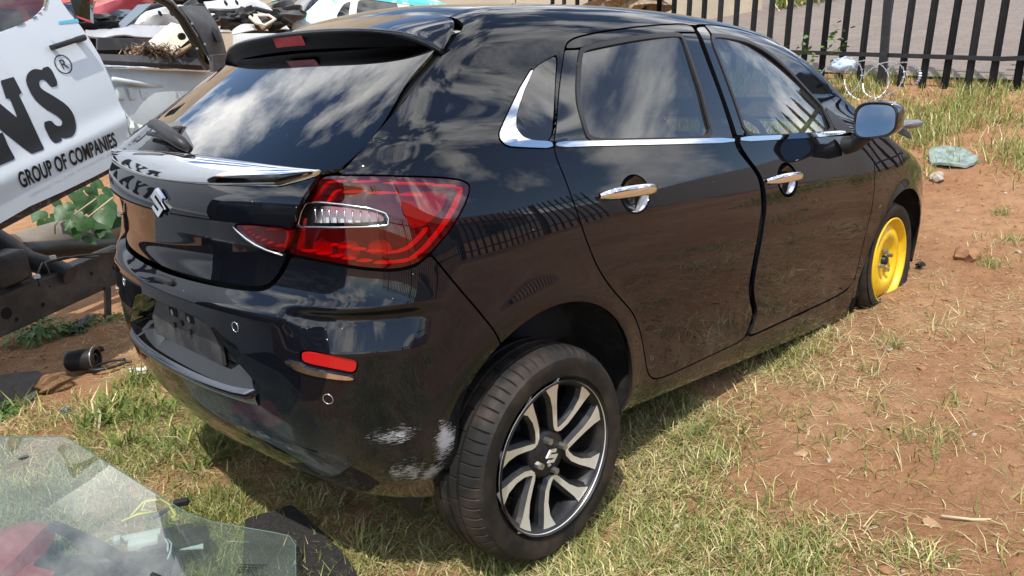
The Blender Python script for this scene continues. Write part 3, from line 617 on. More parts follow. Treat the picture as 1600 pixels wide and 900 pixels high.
    Oz=np.stack([xf,Ys*.972,0*Ys+1.0],-1); topP=hit(Oz,np.stack([0*Ys,0*Ys,1+0*Ys],-1),0.0,.7,'body')
    st=np.linspace(0,1,14); sec=[]
    for t in st:
        x=xf*(1-t)+xe*t; Pq=hit(np.stack([x,np.sign(Ys)*np.minimum(np.abs(Ys),.555),0*Ys+1.0],-1),np.stack([0*Ys,0*Ys,1+0*Ys],-1),0.,.7,'body') if False else None
        z0=topP[:,2]; sl0=.19; L=xf-xe
        z=z0*(1-t)**2*(1+2*t)+ze*t*t*(3-2*t)+(-sl0*L)*t*(1-t)**2+(-.14*L)*(-(t*t)*(1-t))*1.0
        sec.append(np.stack([x,Ys,z],-1))
    h_=.052*(1-.55*t_**4); 
    for (dx,dz) in ((-.004,-.006),(-.003,-.014),(.010,-.55),(.022,-1.0)):
        P=sec[13].copy(); P[:,0]+=dx; P[:,2]+=np.where(dz<-.1,dz*h_,dz); sec.append(P)
    P=sec[-1].copy(); P[:,0]+=.09; P[:,2]+=.012; sec.append(P)
    P=sec[-1].copy(); P[:,0]+=.10; P[:,2]-=.02; sec.append(P)
    Vv=np.concatenate(sec); m_=len(sec); i=(np.arange(m_-1)[:,None]*ny+np.arange(ny-1)[None]).ravel()
    Tq=np.stack([i,i+1,i+ny+1,i+ny],-1)
    caps=[]
    me=np_mesh('spoiler',Vv,Tq,mi=np.where(np.repeat(np.arange(m_-1),ny-1)>=14,1,0))
    spw=link('roof_spoiler',me,[M['paint'],mat('spoiler_black',(.003,.003,.0035),.3,spec=.12)],gt); me.set_sharp_from_angle(angle=R_(50))
    # close the ends
    for e_,nm_ in ((0,'spoiler_end'),(ny-1,'spoiler_end')):
        bm=bmesh.new(); vs_=[bm.verts.new(sec[j][e_]) for j in range(m_)]; bm.faces.new(vs_); bm_obj(nm_,bm,M['paint'],gt)
    bm=bmesh.new()
    ys_=np.linspace(-.082,.082,9)
    for (z0,z1,dx) in ((-.010,-.036,-.006),):
        a=[];c=[]
        for y in ys_:
            tt=abs(y)/.592; xx=-.182+.085*tt**3.2; zz_=1.408-.03*tt**2
            a.append(bm.verts.new((xx-.004,y,zz_-.013))); c.append(bm.verts.new((xx+.006,y,zz_-.040)))
        for p in range(8): bm.faces.new((a[p],a[p+1],c[p+1],c[p]))
    bmesh.ops.solidify(bm,geom=bm.faces[:],thickness=-.006)
    bm_obj('high_brake_lamp',bm,M['reflector'],gt)
    # rear wiper
    def gpath(L):
        o=[]
        for s_,z_,o_ in L:
            P,n_=onsurf(s_,z_,'gate',o_); o.append(Vector(P[0]))
        return o
    bm=bmesh.new(); tube(bm,gpath([(.105,1.098,.012),(.07,1.102,.032),(.01,1.108,.044),(-.07,1.116,.050),(-.15,1.124,.050),(-.24,1.13,.044),(-.32,1.134,.034)]),[.010,.017,.019,.018,.017,.015,.011],10); bm_obj('wiper_arm',bm,M['black_plastic'],gt,True)
    bm=bmesh.new(); tube(bm,gpath([(-.02,1.112,.012),(-.12,1.118,.012),(-.24,1.124,.012),(-.36,1.126,.012)]),.008,6); bm_obj('wiper_blade',bm,M['black_plastic'],gt,True)
    # door handles, mirrors
    for sd in (-1,1):
        for (s0,z0,s1,z1,par) in ((1.335,.922,1.585,.905,'rear_door'),(2.30,.838,2.555,.822,'front_door')):
            par=[c for c in car.children if c.name.split('.')[0]==par][0 if sd<0 else 1]
            t=np.linspace(0,1,17); s_=s0+(s1-s0)*t; z_=z0+(z1-z0)*t; P,n_=onsurf(s_,z_)
            off=.008+.034*np.sin(np.pi*np.clip(t*1.0,0,1))**.45; off[0]=-.004; off[-1]=.012
            w=.0175*(1-.5*np.abs(2*t-1)**6); rows=[]
            for a in np.linspace(0,2*np.pi,11)[:-1]:
                Q=P+n_*(off+.0085*np.cos(a))[:,None]; Q[:,2]+=w*np.sin(a); Q[:,1]*=-sd if False else 1; rows.append(Q)
            Vv=np.concatenate(rows); k_=17; i=np.arange(10)[:,None]; j=np.arange(16)[None]
            Tq=np.stack([i*k_+j,i*k_+j+1,((i+1)%10)*k_+j+1,((i+1)%10)*k_+j],-1).reshape(-1,4)
            if sd>0: Vv=Vv*np.array([1,-1,1])
            link('door_handle',np_mesh('door_handle',Vv,Tq),M['chrome'],par)
            # finger dish: a bowl sunk into the door skin
            t=np.linspace(0,2*np.pi,41)[:-1]; cs=s0+.66*(s1-s0); cz=z0+.66*(z1-z0)-.006; Vv=[]
            for rr,dp in ((1.0,-.001),(.97,-.004),(.88,-.012),(.72,-.020),(.5,-.026),(.25,-.0285),(.03,-.029)):
                P,n_=onsurf(cs+.070*rr*np.cos(t),cz+.053*rr*np.sin(t),off=0.); P=P+n_*dp; Vv.append(P)
            Vv=np.concatenate(Vv)
            if sd>0: Vv=Vv*np.array([1,-1,1])
            i=np.arange(6)[:,None]; j=np.arange(40)[None]; Tq=np.stack([i*40+j,i*40+(j+1)%40,(i+1)*40+(j+1)%40,(i+1)*40+j],-1).reshape(-1,4)
            link('handle_dish',np_mesh('handle_dish',Vv,Tq),M['gloss_black'],par)
            t2=np.linspace(-2.0,.5,24); w2=np.sin(np.linspace(0,np.pi,24)); P,n_=onsurf(cs+.068*np.cos(t2),cz+.051*np.sin(t2)); P2,n2=onsurf(cs+(.068-.030*w2)*np.cos(t2),cz+(.051-.018*w2)*np.sin(t2)); P=P-n_*.003; P2=P2-n2*(.003+.012*w2)[:,None]
            Vv=np.concatenate([P,P2])
            if sd>0: Vv=Vv*np.array([1,-1,1])
            i=np.arange(23); link('dish_trim',np_mesh('dish_trim',Vv,np.stack([i,i+1,i+25,i+24],-1)),M['lamp_silver'],par)
        # door mirror
        fd=[c for c in car.children if c.name.split('.')[0]=='front_door'][0 if sd<0 else 1]
        mc=np.array([1.92,-.925,1.005]); hw,hh,dp=.086,.074,.12
        def mring(sx,scale,n=36,sq=3.2):
            a=np.linspace(0,2*np.pi,n,endpoint=False); c,s=np.cos(a),np.sin(a)
            yy=np.sign(c)*np.abs(c)**(2/sq)*hw*scale; z_=np.sign(s)*np.abs(s)**(2/sq)*hh*scale
            z_=z_*(1+.10*(-yy/hw)*0)-.012*(yy/hw)*0+.0*z_; z_=np.where(z_<0,z_*(1.0+.18*(yy/hw)),z_*(1+.02*(yy/hw)))
            return np.stack([mc[0]+sx+.06*(yy)*-1,mc[1]+yy,mc[2]+z_],-1)
        rings=[mring(-.010,.86),mring(-.020,.90),mring(-.022,.97),mring(-.012,1.0),mring(.02,1.03),mring(.06,.98),mring(.09,.85),mring(.115,.6),mring(.125,.2)]
        Vv=np.concatenate(rings); n=36; i=np.arange(len(rings)-1)[:,None]; j=np.arange(n)[None]
        Tq=np.stack([i*n+j,i*n+(j+1)%n,(i+1)*n+(j+1)%n,(i+1)*n+j],-1).reshape(-1,4)
        if sd>0: Vv=Vv*np.array([1,-1,1])
        mo=link('door_mirror',np_mesh('door_mirror',Vv,Tq),M['gloss_black'],fd)
        g=mring(-.010,.87); g[:,0]+=.16*(g[:,2]-mc[2])-.10*(g[:,1]-mc[1]); 
        if sd>0: g=g*np.array([1,-1,1])
        bm=bmesh.new(); bm.faces.new([bm.verts.new(p) for p in g]); bm_obj('mirror_glass',bm,M['mirror'],fd)
        bm=bmesh.new(); P=[(1.955,sd*.79,.895),(1.95,sd*.83,.905),(1.945,sd*.875,.945)]
        rr=tube(bm,P,[.040,.036,.034],14); bm_obj('mirror_stalk',bm,M['black_plastic'],fd,True,50)
    # ------- cabin
    for yy in (-.36,.36):
        st_=[]
        for nm,c_,s_,r_,b_ in (('front_seat',(1.22,yy,.52),(.5,.46,.16),-.08,.05),('front_seat_back',(.98,yy,.80),(.14,.46,.60),-.30,.06),('headrest',(.885,yy,1.155),(.09,.25,.17),-.2,.035),('headrest',(-.03,yy,1.10),(.08,.24,.14),0.,.03)):
            bm=bmesh.new(); box(bm,c_,s_,Matrix.Rotation(r_,3,'Y'),bev=b_); bm_obj(nm,bm,M['seat'],car,True,50)
    bm=bmesh.new(); box(bm,(.35,0,.50),(.45,1.2,.16),bev=.05); bm_obj('rear_seat',bm,M['seat'],car,True,50)
    bm=bmesh.new(); box(bm,(.06,0,.80),(.13,1.22,.56),Matrix.Rotation(-.35,3,'Y'),bev=.05); bm_obj('rear_seat_back',bm,M['seat'],car,True,50)
    bm=bmesh.new(); box(bm,(2.05,0,.80),(.45,1.3,.22),bev=.06); bm_obj('dashboard',bm,M['black_plastic'],car,True,40)
    bm=bmesh.new(); c=Vector((1.72,-.36,.86)); q=Matrix.Rotation(-1.1,3,'Y')
    tube(bm,[c+q@Vector((.185*math.cos(a),.185*math.sin(a),0)) for a in np.linspace(0,2*np.pi,33)],.014,8,False)
    tube(bm,[c+q@Vector((-.18,0,0)),c+q@Vector((.18,0,0))],.018,8); tube(bm,[c,c+Vector((.3,0,-.06))],.03,8)
    bm_obj('steering_wheel',bm,M['black_plastic'],car,True)
    # headliner
    hx=np.linspace(.0,1.9,12); hy=np.linspace(-.52,.52,9); HX,HY=np.meshgrid(hx,hy,indexing='ij'); Pq=hit(np.stack([HX,HY,0*HX+1.0],-1).reshape(-1,3),np.tile([0,0,1.],(108,1)),0,.8)
    Pq[:,2]-=.03; i=(np.arange(11)[:,None]*9+np.arange(8)[None]).ravel(); link('headliner',np_mesh('headliner',Pq,np.stack([i,i+1,i+10,i+9],-1)),M['head'],car)
    # underside
    bm=bmesh.new(); box(bm,(1.25,0,.21),(1.6,1.40,.05),Matrix.Rotation(.07,3,'Y')); box(bm,(-.28,0,.36),(.42,1.0,.06)); box(bm,(-.02,0,.235),(.09,1.3,.09)); bm_obj('underbody',bm,M['black_plastic'],car)
    # ------- wheels
    def tyre(c,sy,R0,rim,w,parent,flat=None,seg=576):
        prof=[(rim-.004,-.012),(rim+.006,-.004),(rim+.012,.004),(rim+.03,.008),(rim+.05,.010),(rim+.062,.008),(R0-.022,.001),(R0-.012,-.008),(R0-.005,-.020),(R0-.001,-.034),
              (R0,-.052),(R0-.007,-.054),(R0-.007,-.060),(R0,-.062),(R0+.001,-.088),(R0-.007,-.090),(R0-.007,-.098),(R0+.001,-.10),(R0,-.126),(R0-.007,-.128),(R0-.007,-.134),(R0,-.136),(R0-.003,-w+.03),(R0-.016,-w+.012),(R0-.05,-w+.0),(rim+.01,-w+.012),(rim-.01,-w+.02)]
        V,T=lathe([(r,-y) for r,y in prof],(c[0],c[1],c[2]),seg=seg)
        V=V.reshape(len(prof),seg,3)
        if flat is None:
            for q in range(seg):
                d=np.array([math.cos(2*math.pi*q/seg),0,math.sin(2*math.pi*q/seg)])
                if q%9==0:
                    for j in (7,8,9): V[j,q]-=d*.0055
                    V[7,q,1]+=.004; V[6,q,1]+=.002
                if q%18==5:
                    for j in (13,14): V[j,q]-=d*.004
                if q%18==11:
                    for j in (17,18): V[j,q]-=d*.004
        V=V.reshape(-1,3)
        if flat is not None:
            lowm=V[:,2]<flat; dd=flat-V[lowm,2]; V[lowm,2]=flat-dd*.06; s=np.sign(V[lowm,1]-(c[1]+w/2)); V[lowm,1]+=s*dd*.16
            near=(V[:,2]<c[2])&(V[:,2]>=flat); V[near,1]+=np.sign(V[near,1]-(c[1]+w/2))*.014*((c[2]-V[near,2])/(c[2]-flat))**2
        if sy>0: V=V*np.array([1,-1,1]); T=T[:,::-1]
        me=np_mesh('tyre',V,T); me.set_sharp_from_angle(angle=R_(38)); return link('tyre',me,M['rubber'],parent)
    def alloy(c,sy,rot):
        wh=bpy.data.objects.new('alloy_wheel',None)
        R1=.2205
        # barrel and lip
        prof=[(R1-.004,-.006),(R1,-.012),(R1+.001,-.004),(R1-.004,-.001),(R1-.005,.001),(R1-.007,.004)]
        fl=np.array([1,-1 if sy>0 else 1,1])
        V,T=lathe([(r,y) for r,y in prof],c,seg=120); V*=fl
        me=np_mesh('rim',V,T); rim=link('rim',me,[M['alloy_dark']],car); me.set_sharp_from_angle(angle=R_(40))
        V,T=lathe([(R1-.006,.003),(R1-.018,.012),(R1-.022,.05),(R1-.024,.15),(R1+.001,.17)],c,seg=96); V*=fl; link('rim_barrel',np_mesh('rim_barrel',V*1.0,T),M['alloy_dark'],rim)
        bm=bmesh.new(); tube(bm,[Vector((c[0]+(R1-.002)*math.cos(a),(c[1]-.003)*fl[1],c[2]+(R1-.002)*math.sin(a))) for a in np.linspace(0,2*np.pi,97)],.0028,6,False); bm_obj('rim_edge',bm,M['alloy'],rim,True)
        V,T=lathe([(.0,.105),(.15,.105),(.152,.12)],c,seg=64); V*=fl; link('brake_drum',np_mesh('brake_drum',V,T),M['brake'],rim)
        # spokes: five V pairs with a swirl
        def pt(r,a,y): return Vector((c[0]+r*math.cos(a),c[1]+y,c[2]+r*math.sin(a)))*1.0
        def bar(path,wd,dep,name_top,bev):
            """path [(r,ang)] ; builds a bar with a machined face and dark flanks"""
            n=len(path); L=[];Rr=[]
            cen=[Vector((r*math.cos(a),r*math.sin(a))) for r,a in path]
            for i,p in enumerate(cen):
                d=(cen[min(i+1,n-1)]-cen[max(i-1,0)]).normalized(); q=Vector((-d.y,d.x))
                L.append((p+q*wd[i]/2,q)); Rr.append((p-q*wd[i]/2,-q))
            return L,Rr
        faceV=[];faceT=[];sideV=[];sideT=[]
        def ydish(r): return .004+.020*(1-min(r/R1,1))**1.0+.006*math.sin(math.pi*min(r/R1,1))
        def addbar(path,wd):
            L,Rr=bar(path,wd,0,0,0); n=len(path); o=len(faceV)
            for (p,q),(p2,q2) in zip(L,Rr):
                y=ydish(p.length); y2=ydish(p2.length)
                faceV.append((c[0]+p.x,c[1]+y,c[2]+p.y)); faceV.append((c[0]+p2.x,c[1]+y2,c[2]+p2.y))
            for i in range(n-1): faceT.append((o+2*i,o+2*i+1,o+2*i+3,o+2*i+2))
            for E,s in ((L,1),(Rr,-1)):
                o=len(sideV)
                for p,q in E:
                    y=ydish(p.length); p2=p+q*.010; sideV.append((c[0]+p.x,c[1]+y,c[2]+p.y)); sideV.append((c[0]+p2.x,c[1]+y+.012,c[2]+p2.y)); sideV.append((c[0]+p2.x*1,c[1]+y+.045,c[2]+p2.y))
                for i in range(n-1):
                    for j in (0,1): sideT.append((o+3*i+j,o+3*i+j+1,o+3*i+3+j+1,o+3*i+3+j))
        D=math.radians
        for k in range(5):
            b0=rot+k*2*math.pi/5
            # vertex of the V at (r=.075, ang=b0); arm A swings to +34 deg, arm B to -10 deg at the rim
            A=[(.072,b0+D(2)),(.085,b0+D(9)),(.11,b0+D(15)),(.145,b0+D(20)),(.18,b0+D(24)),(.2185,b0+D(27.5))]
            Bq=[(.072,b0+D(2)),(.080,b0-D(9)),(.105,b0-D(17)),(.14,b0-D(19)),(.18,b0-D(18)),(.2185,b0-D(15.5))]
            addbar(A,[.010,.0155,.0165,.0185,.028,.058]); addbar(Bq,[.010,.0155,.0165,.018,.027,.056])
        fv=np.array(faceV)*fl; link('spoke_faces',np_mesh('spoke_faces',fv,np.array(faceT),smooth=False),M['alloy'],rim)
        sv_=np.array(sideV)*fl; link('spoke_flanks',np_mesh('spoke_flanks',sv_,np.array(sideT),smooth=False),M['alloy_dark'],rim)
        V,T=lathe([(0,.020),(.030,.019),(.034,.022),(.058,.026),(.066,.030),(.074,.04),(.076,.07)],c,seg=64); V*=fl; link('hub',np_mesh('hub',V,T),M['alloy_dark'],rim)
        for k in range(5):   # dark webs between the V arms close to the hub
            pass
        for k in range(4):
            bm=bmesh.new(); a=rot+D(40)+k*math.pi/2; bmesh.ops.create_cone(bm,cap_ends=True,segments=6,radius1=.0105,radius2=.0095,depth=.022,matrix=Matrix.Translation((c[0]+.050*math.cos(a),(c[1]+.016)*fl[1],c[2]+.050*math.sin(a)))@Matrix.Rotation(math.pi/2,4,'X'))
            bm_obj('wheel_nut',bm,M['steel'],rim)
        a=rot*0+D(14)
        emblem((c[0],(c[1]+.016)*fl[1],c[2]),(math.cos(a),0,math.sin(a)),(-math.sin(a),0,math.cos(a)),(0,fl[1]*-1.,0),.046,.005,'wheel_emblem',rim,'alloy')
        return rim
    for sy in (-1,1):
        c=(0.0,-.848,.234); rim=alloy(c,sy,R_(62)); tyre(c,sy,.311,.2215,.195,rim)
    # front: yellow space saver, tyre flat on the ground
    for sy in (-1,1):
        c=(2.485,-.822,.283); fl=np.array([1,-1 if sy>0 else 1,1])
        prof=[(.212,.0),(.214,-.006),(.209,-.008),(.203,-.004),(.200,.010),(.194,.026),(.184,.030),(.176,.024),(.160,.012),(.135,.005),(.118,.005),(.106,.012),(.094,.024),(.080,.028),(.034,.026),(.028,.028),(.026,.05)]
        V,T=lathe(prof,c,seg=96); V*=fl; me=np_mesh('steel_wheel',V,T); wh=link('steel_wheel',me,M['yellow'],car)
        if sy>0: wh['label']='hidden left front wheel'; del wh['label']
        for k in range(4):
            bm=bmesh.new(); a=R_(20)+k*math.pi/2; bmesh.ops.create_cone(bm,cap_ends=True,segments=6,radius1=.0115,radius2=.010,depth=.03,matrix=Matrix.Translation((c[0]+.052*math.cos(a),(c[1]+.016)*fl[1],c[2]+.052*math.sin(a)))@Matrix.Rotation(math.pi/2,4,'X'))
            bm_obj('wheel_nut',bm,M['steel'],wh)
        V,T=lathe([(0,.006),(.018,.007),(.024,.014),(.026,.05)],c,seg=32); V*=fl; link('hub_nut',np_mesh('hub_nut',V,T),M['brake'],wh)
        tyre(c,sy,.292,.213,.135,wh,flat=.105,seg=120)
build_car()

# ------------------------------------------------------------------ terrain
def _ss(a,b,x):
    t=np.clip((x-a)/(b-a),0,1);return t*t*(3-2*t)
def gh(x,y):
    """height of the yard: the car stands on a gentle slope that steepens to the fence and to the scrap pile"""
    x=np.asarray(x,float);y=np.asarray(y,float)
    e=np.maximum(x-3.3,0);xb=np.maximum(x,-2.5)
    h=-.076+.0706*np.minimum(xb,60)+.10*(np.sqrt(e*e+.25)-.5)
    h=h+.09*np.clip(y,0,3)*_ss(3.5,7,x)
    d=np.maximum(y-3.2,0);h=h+.11*(np.sqrt(d*d+.2)-.447)*(1-_ss(4,9,x)*.6)
    return h

def vnoise(x,y,sc,seed):
    r=np.random.default_rng(seed); g=r.random((64,64)); u=x*sc+100.3; v=y*sc+57.7
    i=np.floor(u).astype(int); j=np.floor(v).astype(int); a=u-i; b=v-j; a=a*a*(3-2*a); b=b*b*(3-2*b)
    q=lambda p,s: g[p%64,s%64]
    return (q(i,j)*(1-a)+q(i+1,j)*a)*(1-b)+(q(i,j+1)*(1-a)+q(i+1,j+1)*a)*b-.5
def fbm(x,y,sc,seed,n=4): return sum(vnoise(x,y,sc*2**k,seed+k)/1.8**k for k in range(n))
def relief(x,y):
    fine=.030*fbm(x,y,1.6,3,3)+.022*fbm(x,y,6.,9,4)*(1-_ss(8,14,np.hypot(x,y)))
    w=np.exp(-(((x-2.52)/.42)**2+((y+.85)/.30)**2)); w2=np.exp(-((x/.3)**2+((y+.75)/.25)**2))
    return fine*(1-w2)+.045*w*np.exp(-((y+.98)/.12)**2)-.012*w2
def gz(x,y): return gh(x,y)+relief(np.asarray(x,float),np.asarray(y,float))
def gv(x,y,dz=0.): return (x,y,float(gz(x,y))+dz)
def lawn(x,y):
    v=.75*x-.65*(y+.8); n=fbm(x,y,1.7,21,4)
    a=np.clip(1.08-_ss(.25,1.05,v+n*.9)*1.08,0,1)
    a=a*(1-.80*_ss(.95,1.6,y-n*.6))
    tuft=np.exp(-(((x-1.65)/.45)**2+((y+.70)/.16)**2))
    a=np.maximum(a,.9*tuft*(n>-.25))
    a=a*(1-_ss(2.3,3.0,x))
    return np.clip(a,0,1)
def verge(x,y):
    d=x+.19*y                                   # distance towards the fence
    return np.clip(_ss(4.6,5.5,d+1.1*fbm(x,y,.8,31,3))*(1-_ss(7.9,8.3,d)),0,1)
def axis(lo,hi,st,far,g=1.11):
    a=list(np.arange(lo,hi,st)); s=st; x=lo
    L=[]
    while x>-far: s*=g; x-=s; L.append(x)
    s=st; x=a[-1]; Rr=[]
    while x<far: s*=g; x+=s; Rr.append(x)
    return np.array(L[::-1]+a+Rr)
gx,gy=axis(-1.7,4.2,.022,120),axis(-2.6,2.6,.022,120)
GX,GY=np.meshgrid(gx,gy,indexing='ij'); GZ=gz(GX,GY)
Vg=np.stack([GX,GY,GZ],-1).reshape(-1,3); ny_=len(gy); i_=(np.arange(len(gx)-1)[:,None]*ny_+np.arange(ny_-1)[None]).ravel()
meg=np_mesh('ground',Vg,np.stack([i_,i_+ny_,i_+ny_+1,i_+1],-1))
def dirt_mat():
    m=mat('red_earth',(.30,.155,.078),.95,spec=.15); t=m.node_tree; b=t.nodes['Principled BSDF']
    tc=N(t,'ShaderNodeTexCoord')
    def nz(sc,lo,hi,det=7.):
        n=N(t,'ShaderNodeTexNoise',i_Scale=sc,i_Detail=det,i_Roughness=.62); t.links.new(tc.outputs['Object'],n.inputs['Vector'])
        r=N(t,'ShaderNodeMapRange'); r.inputs[1].default_value=lo; r.inputs[2].default_value=hi; t.links.new(n.outputs[0],r.inputs[0]); return n,r
    n1,r1=nz(1.1,.35,.7); n2,r2=nz(14.,.42,.72); n3,r3=nz(70.,.3,.75)
    def mx(a,bc,fac,k=1.):
        q=N(t,'ShaderNodeMix',data_type='RGBA'); 
        if k!=1.:
            mm=N(t,'ShaderNodeMath',operation='MULTIPLY',i_1=k); t.links.new(fac,mm.inputs[0]); fac=mm.outputs[0]
        t.links.new(fac,q.inputs[0])
        if isinstance(a,tuple): q.inputs[6].default_value=(*a,1)
        else: t.links.new(a,q.inputs[6])
        q.inputs[7].default_value=(*bc,1); return q.outputs[2]
    c=mx((.33,.150,.068),(.49,.285,.152),r1.outputs[0]); c=mx(c,(.17,.068,.030),r2.outputs[0],.6); c=mx(c,(.46,.32,.20),r3.outputs[0],.35)
    t.links.new(c,b.inputs['Base Color'])
    n4=N(t,'ShaderNodeTexNoise',i_Scale=38.,i_Detail=8.,i_Roughness=.7); t.links.new(tc.outputs['Object'],n4.inputs['Vector'])
    bp=N(t,'ShaderNodeBump',i_Strength=1.0,i_Distance=.03); t.links.new(n4.outputs[0],bp.inputs['Height']); t.links.new(bp.outputs[0],b.inputs['Normal'])
    return m
M['dirt']=dirt_mat()
tag(link('ground',meg,M['dirt']),kind='structure')
# ---- grass and litter
def attr_mat(name,rough=.7,trl=.25):
    m=bpy.data.materials.new(name); m.use_nodes=True; t=m.node_tree; b=t.nodes['Principled BSDF']; b.inputs['Roughness'].default_value=rough; b.inputs['Specular IOR Level'].default_value=.25
    a=N(t,'ShaderNodeAttribute',attribute_name='tint'); t.links.new(a.outputs['Color'],b.inputs['Base Color'])
    if trl:
        tl=N(t,'ShaderNodeBsdfTranslucent'); t.links.new(a.outputs['Color'],tl.inputs[0]); mx=N(t,'ShaderNodeMixShader'); mx.inputs[0].default_value=trl
        t.links.new(b.outputs[0],mx.inputs[1]); t.links.new(tl.outputs[0],mx.inputs[2]); t.links.new(mx.outputs[0],t.nodes['Material Output'].inputs[0])
    return m
M['blade']=attr_mat('grass_blades')
def blades(name,P,L,W,lean,col,parent=None,az=None,droop=.5):
    n=len(P); az=rng.uniform(0,2*np.pi,n) if az is None else az; d=np.stack([np.cos(az),np.sin(az),0*az],-1); w=np.stack([-np.sin(az),np.cos(az),0*az],-1)*(W/2)[:,None]
    up=np.array([0,0,1.]); s,c=np.sin(lean)[:,None],np.cos(lean)[:,None]; L_=L[:,None]
    m1=P+(d*s+up*c)*L_*.5; l2=np.minimum(lean+droop*rng.uniform(.2,1.3,n),1.52+0*lean); s2,c2=np.sin(l2)[:,None],np.cos(l2)[:,None]; tw=rng.normal(0,.35,n)[:,None]
    tip=m1+(d*s2+up*c2+np.cross(d,up)*tw*s2)*L_*.5
    V=np.stack([P-w,P+w,m1-w*.8,m1+w*.8,tip],1).reshape(-1,3)
    b=np.arange(n)[:,None]*5; T=np.concatenate([b+[0,1,2],b+[1,3,2],b+[2,3,4]])
    me=np_mesh(name,V,T,smooth=True); at=me.attributes.new('tint','FLOAT_COLOR','POINT'); cc=np.concatenate([np.repeat(col,5,0),np.ones((n*5,1))],1); at.data.foreach_set('color',cc.astype(np.float32).ravel())
    return link(name,me,M['blade'],parent)
def gcol(n,g,y,s):
    """mix of green, yellow-green and straw blades"""
    base=np.array([[.14,.19,.045],[.33,.335,.11],[.64,.55,.31],[.40,.29,.15]]); k=rng.choice(4,n,p=[g,y,s,1-g-y-s]); return base[k]*rng.uniform(.65,1.3,(n,1))*rng.uniform(.92,1.08,(n,3))
def scatter(n,x0,x1,y0,y1,dens):
    x=rng.uniform(x0,x1,n); y=rng.uniform(y0,y1,n); k=rng.random(n)<dens(x,y); return x[k],y[k]
cl=lambda x,y: .12+.88*np.clip(.5+2.6*fbm(x,y,4.2,41,3),0,1)
x,y=scatter(400000,-1.6,2.4,-2.0,1.7,lambda x,y: lawn(x,y)*cl(x,y)); n=len(x); P=np.stack([x,y,gz(x,y)-.003],-1)
gn=np.clip(.22+1.0*fbm(x,y,2.3,51,3),.04,.75); isg=rng.random(n)<gn
col=np.where(isg[:,None],gcol(n,.50,.42,.06),gcol(n,.06,.34,.44))
tag(blades('lawn_grass',P,np.where(isg,rng.uniform(.03,.095,n),rng.uniform(.03,.09,n)),rng.uniform(.002,.0046,n),np.where(isg,rng.uniform(.25,1.15,n),rng.uniform(.7,1.5,n)),col),'short mixed green and dry grass around the black hatchback','grass',kind='stuff')
# flat straw and stalks on the earth
x,y=scatter(120000,-1.6,4.6,-2.6,3.0,lambda x,y: np.clip(.11+2.2*np.maximum(fbm(x,y,2.6,61,4)-.02,0)+.35*lawn(x,y),0,1)*(1-.6*_ss(2.4,3.6,x))); n=len(x); P=np.stack([x,y,gz(x,y)+.003],-1)
tag(blades('straw_litter',P,rng.uniform(.02,.11,n)*rng.uniform(.4,1.2,n),rng.uniform(.0012,.0032,n),rng.uniform(1.38,1.565,n),gcol(n,.03,.12,.50),droop=.15),'dry straw stalks scattered flat over the red earth','straw',kind='stuff')
# taller green grass in front of the fence
x,y=scatter(75000,4.0,8.4,-3.5,4.2,lambda x,y: verge(x,y)*cl(x*.4,y*.4)); n=len(x); P=np.stack([x,y,gz(x,y)-.01],-1)
tag(blades('verge_grass',P,rng.uniform(.05,.17,n)*(1+.5*fbm(x,y,1.3,71,2)),rng.uniform(.004,.009,n),rng.uniform(.1,1.1,n),gcol(n,.52,.34,.12)*1.15),'taller green grass growing along the foot of the black fence','grass',kind='stuff')
# small sparse tufts on the bare earth
tx=np.concatenate([rng.uniform(.5,4.4,60)]); ty=np.concatenate([rng.uniform(-2.3,-.9,60)]); X=[];Y=[]
for a,b in zip(tx,ty):
    k=rng.integers(25,110); r=rng.uniform(.02,.10); X+=list(a+rng.normal(0,r*1.4,k)); Y+=list(b+rng.normal(0,r,k))
x,y=np.array(X),np.array(Y); n=len(x); P=np.stack([x,y,gz(x,y)-.003],-1)
tag(blades('sparse_tufts',P,rng.uniform(.03,.10,n),rng.uniform(.002,.0045,n),rng.uniform(.2,1.4,n),gcol(n,.35,.35,.26)),'small thin grass tufts dotted over the bare red earth','grass',kind='stuff')
# broad-bladed clumps by the left of the bumper
X=[];Y=[]
for (a,b),k in (((-0.264,1.598),110),((-0.44,1.395),120),((-0.359,1.17),130),((-0.564,1.269),90),((-0.374,0.811),90),((-0.381,0.57),60),((-0.759,1.758),50),((-0.543,0.966),80)):
    X+=list(a+rng.normal(0,.055,k)); Y+=list(b+rng.normal(0,.055,k))
x,y=np.array(X),np.array(Y); n=len(x); P=np.stack([x,y,gz(x,y)-.004],-1)
tag(blades('broad_grass',P,rng.uniform(.07,.17,n),rng.uniform(.006,.011,n),rng.uniform(.3,1.25,n),gcol(n,.72,.24,.04)*1.1),'broad-bladed green grass clumps left of the bumper','grass',kind='stuff')
# pebbles and clods
def rocks(name,x,y,r,mt,parent=None,sub=1,sq=.6):
    bm=bmesh.new(); bmesh.ops.create_icosphere(bm,subdivisions=sub,radius=1); v0=np.array([v.co[:] for v in bm.verts]); f0=np.array([[v.index for v in f.verts] for f in bm.faces]); bm.free(); n=len(x); k=len(v0)
    V=v0[None]*(1+rng.normal(0,.16,(n,k,1)))*rng.uniform(.7,1.3,(n,1,3))*np.array([1,1,sq])*r[:,None,None]; a=rng.uniform(0,6.28,n); c,s=np.cos(a)[:,None],np.sin(a)[:,None]
    V=np.stack([V[...,0]*c-V[...,1]*s+x[:,None],V[...,0]*s+V[...,1]*c+y[:,None],V[...,2]+gz(x,y)[:,None]+r[:,None]*.15],-1).reshape(-1,3)
    T=(np.arange(n)[:,None,None]*k+f0[None]).reshape(-1,3)
    return link(name,np_mesh(name,V,T,smooth=False),mt,parent)
M['clod']=mat('earth_clod',(.33,.17,.085),.95,noise=(30,(.20,.10,.05),.4,.7))
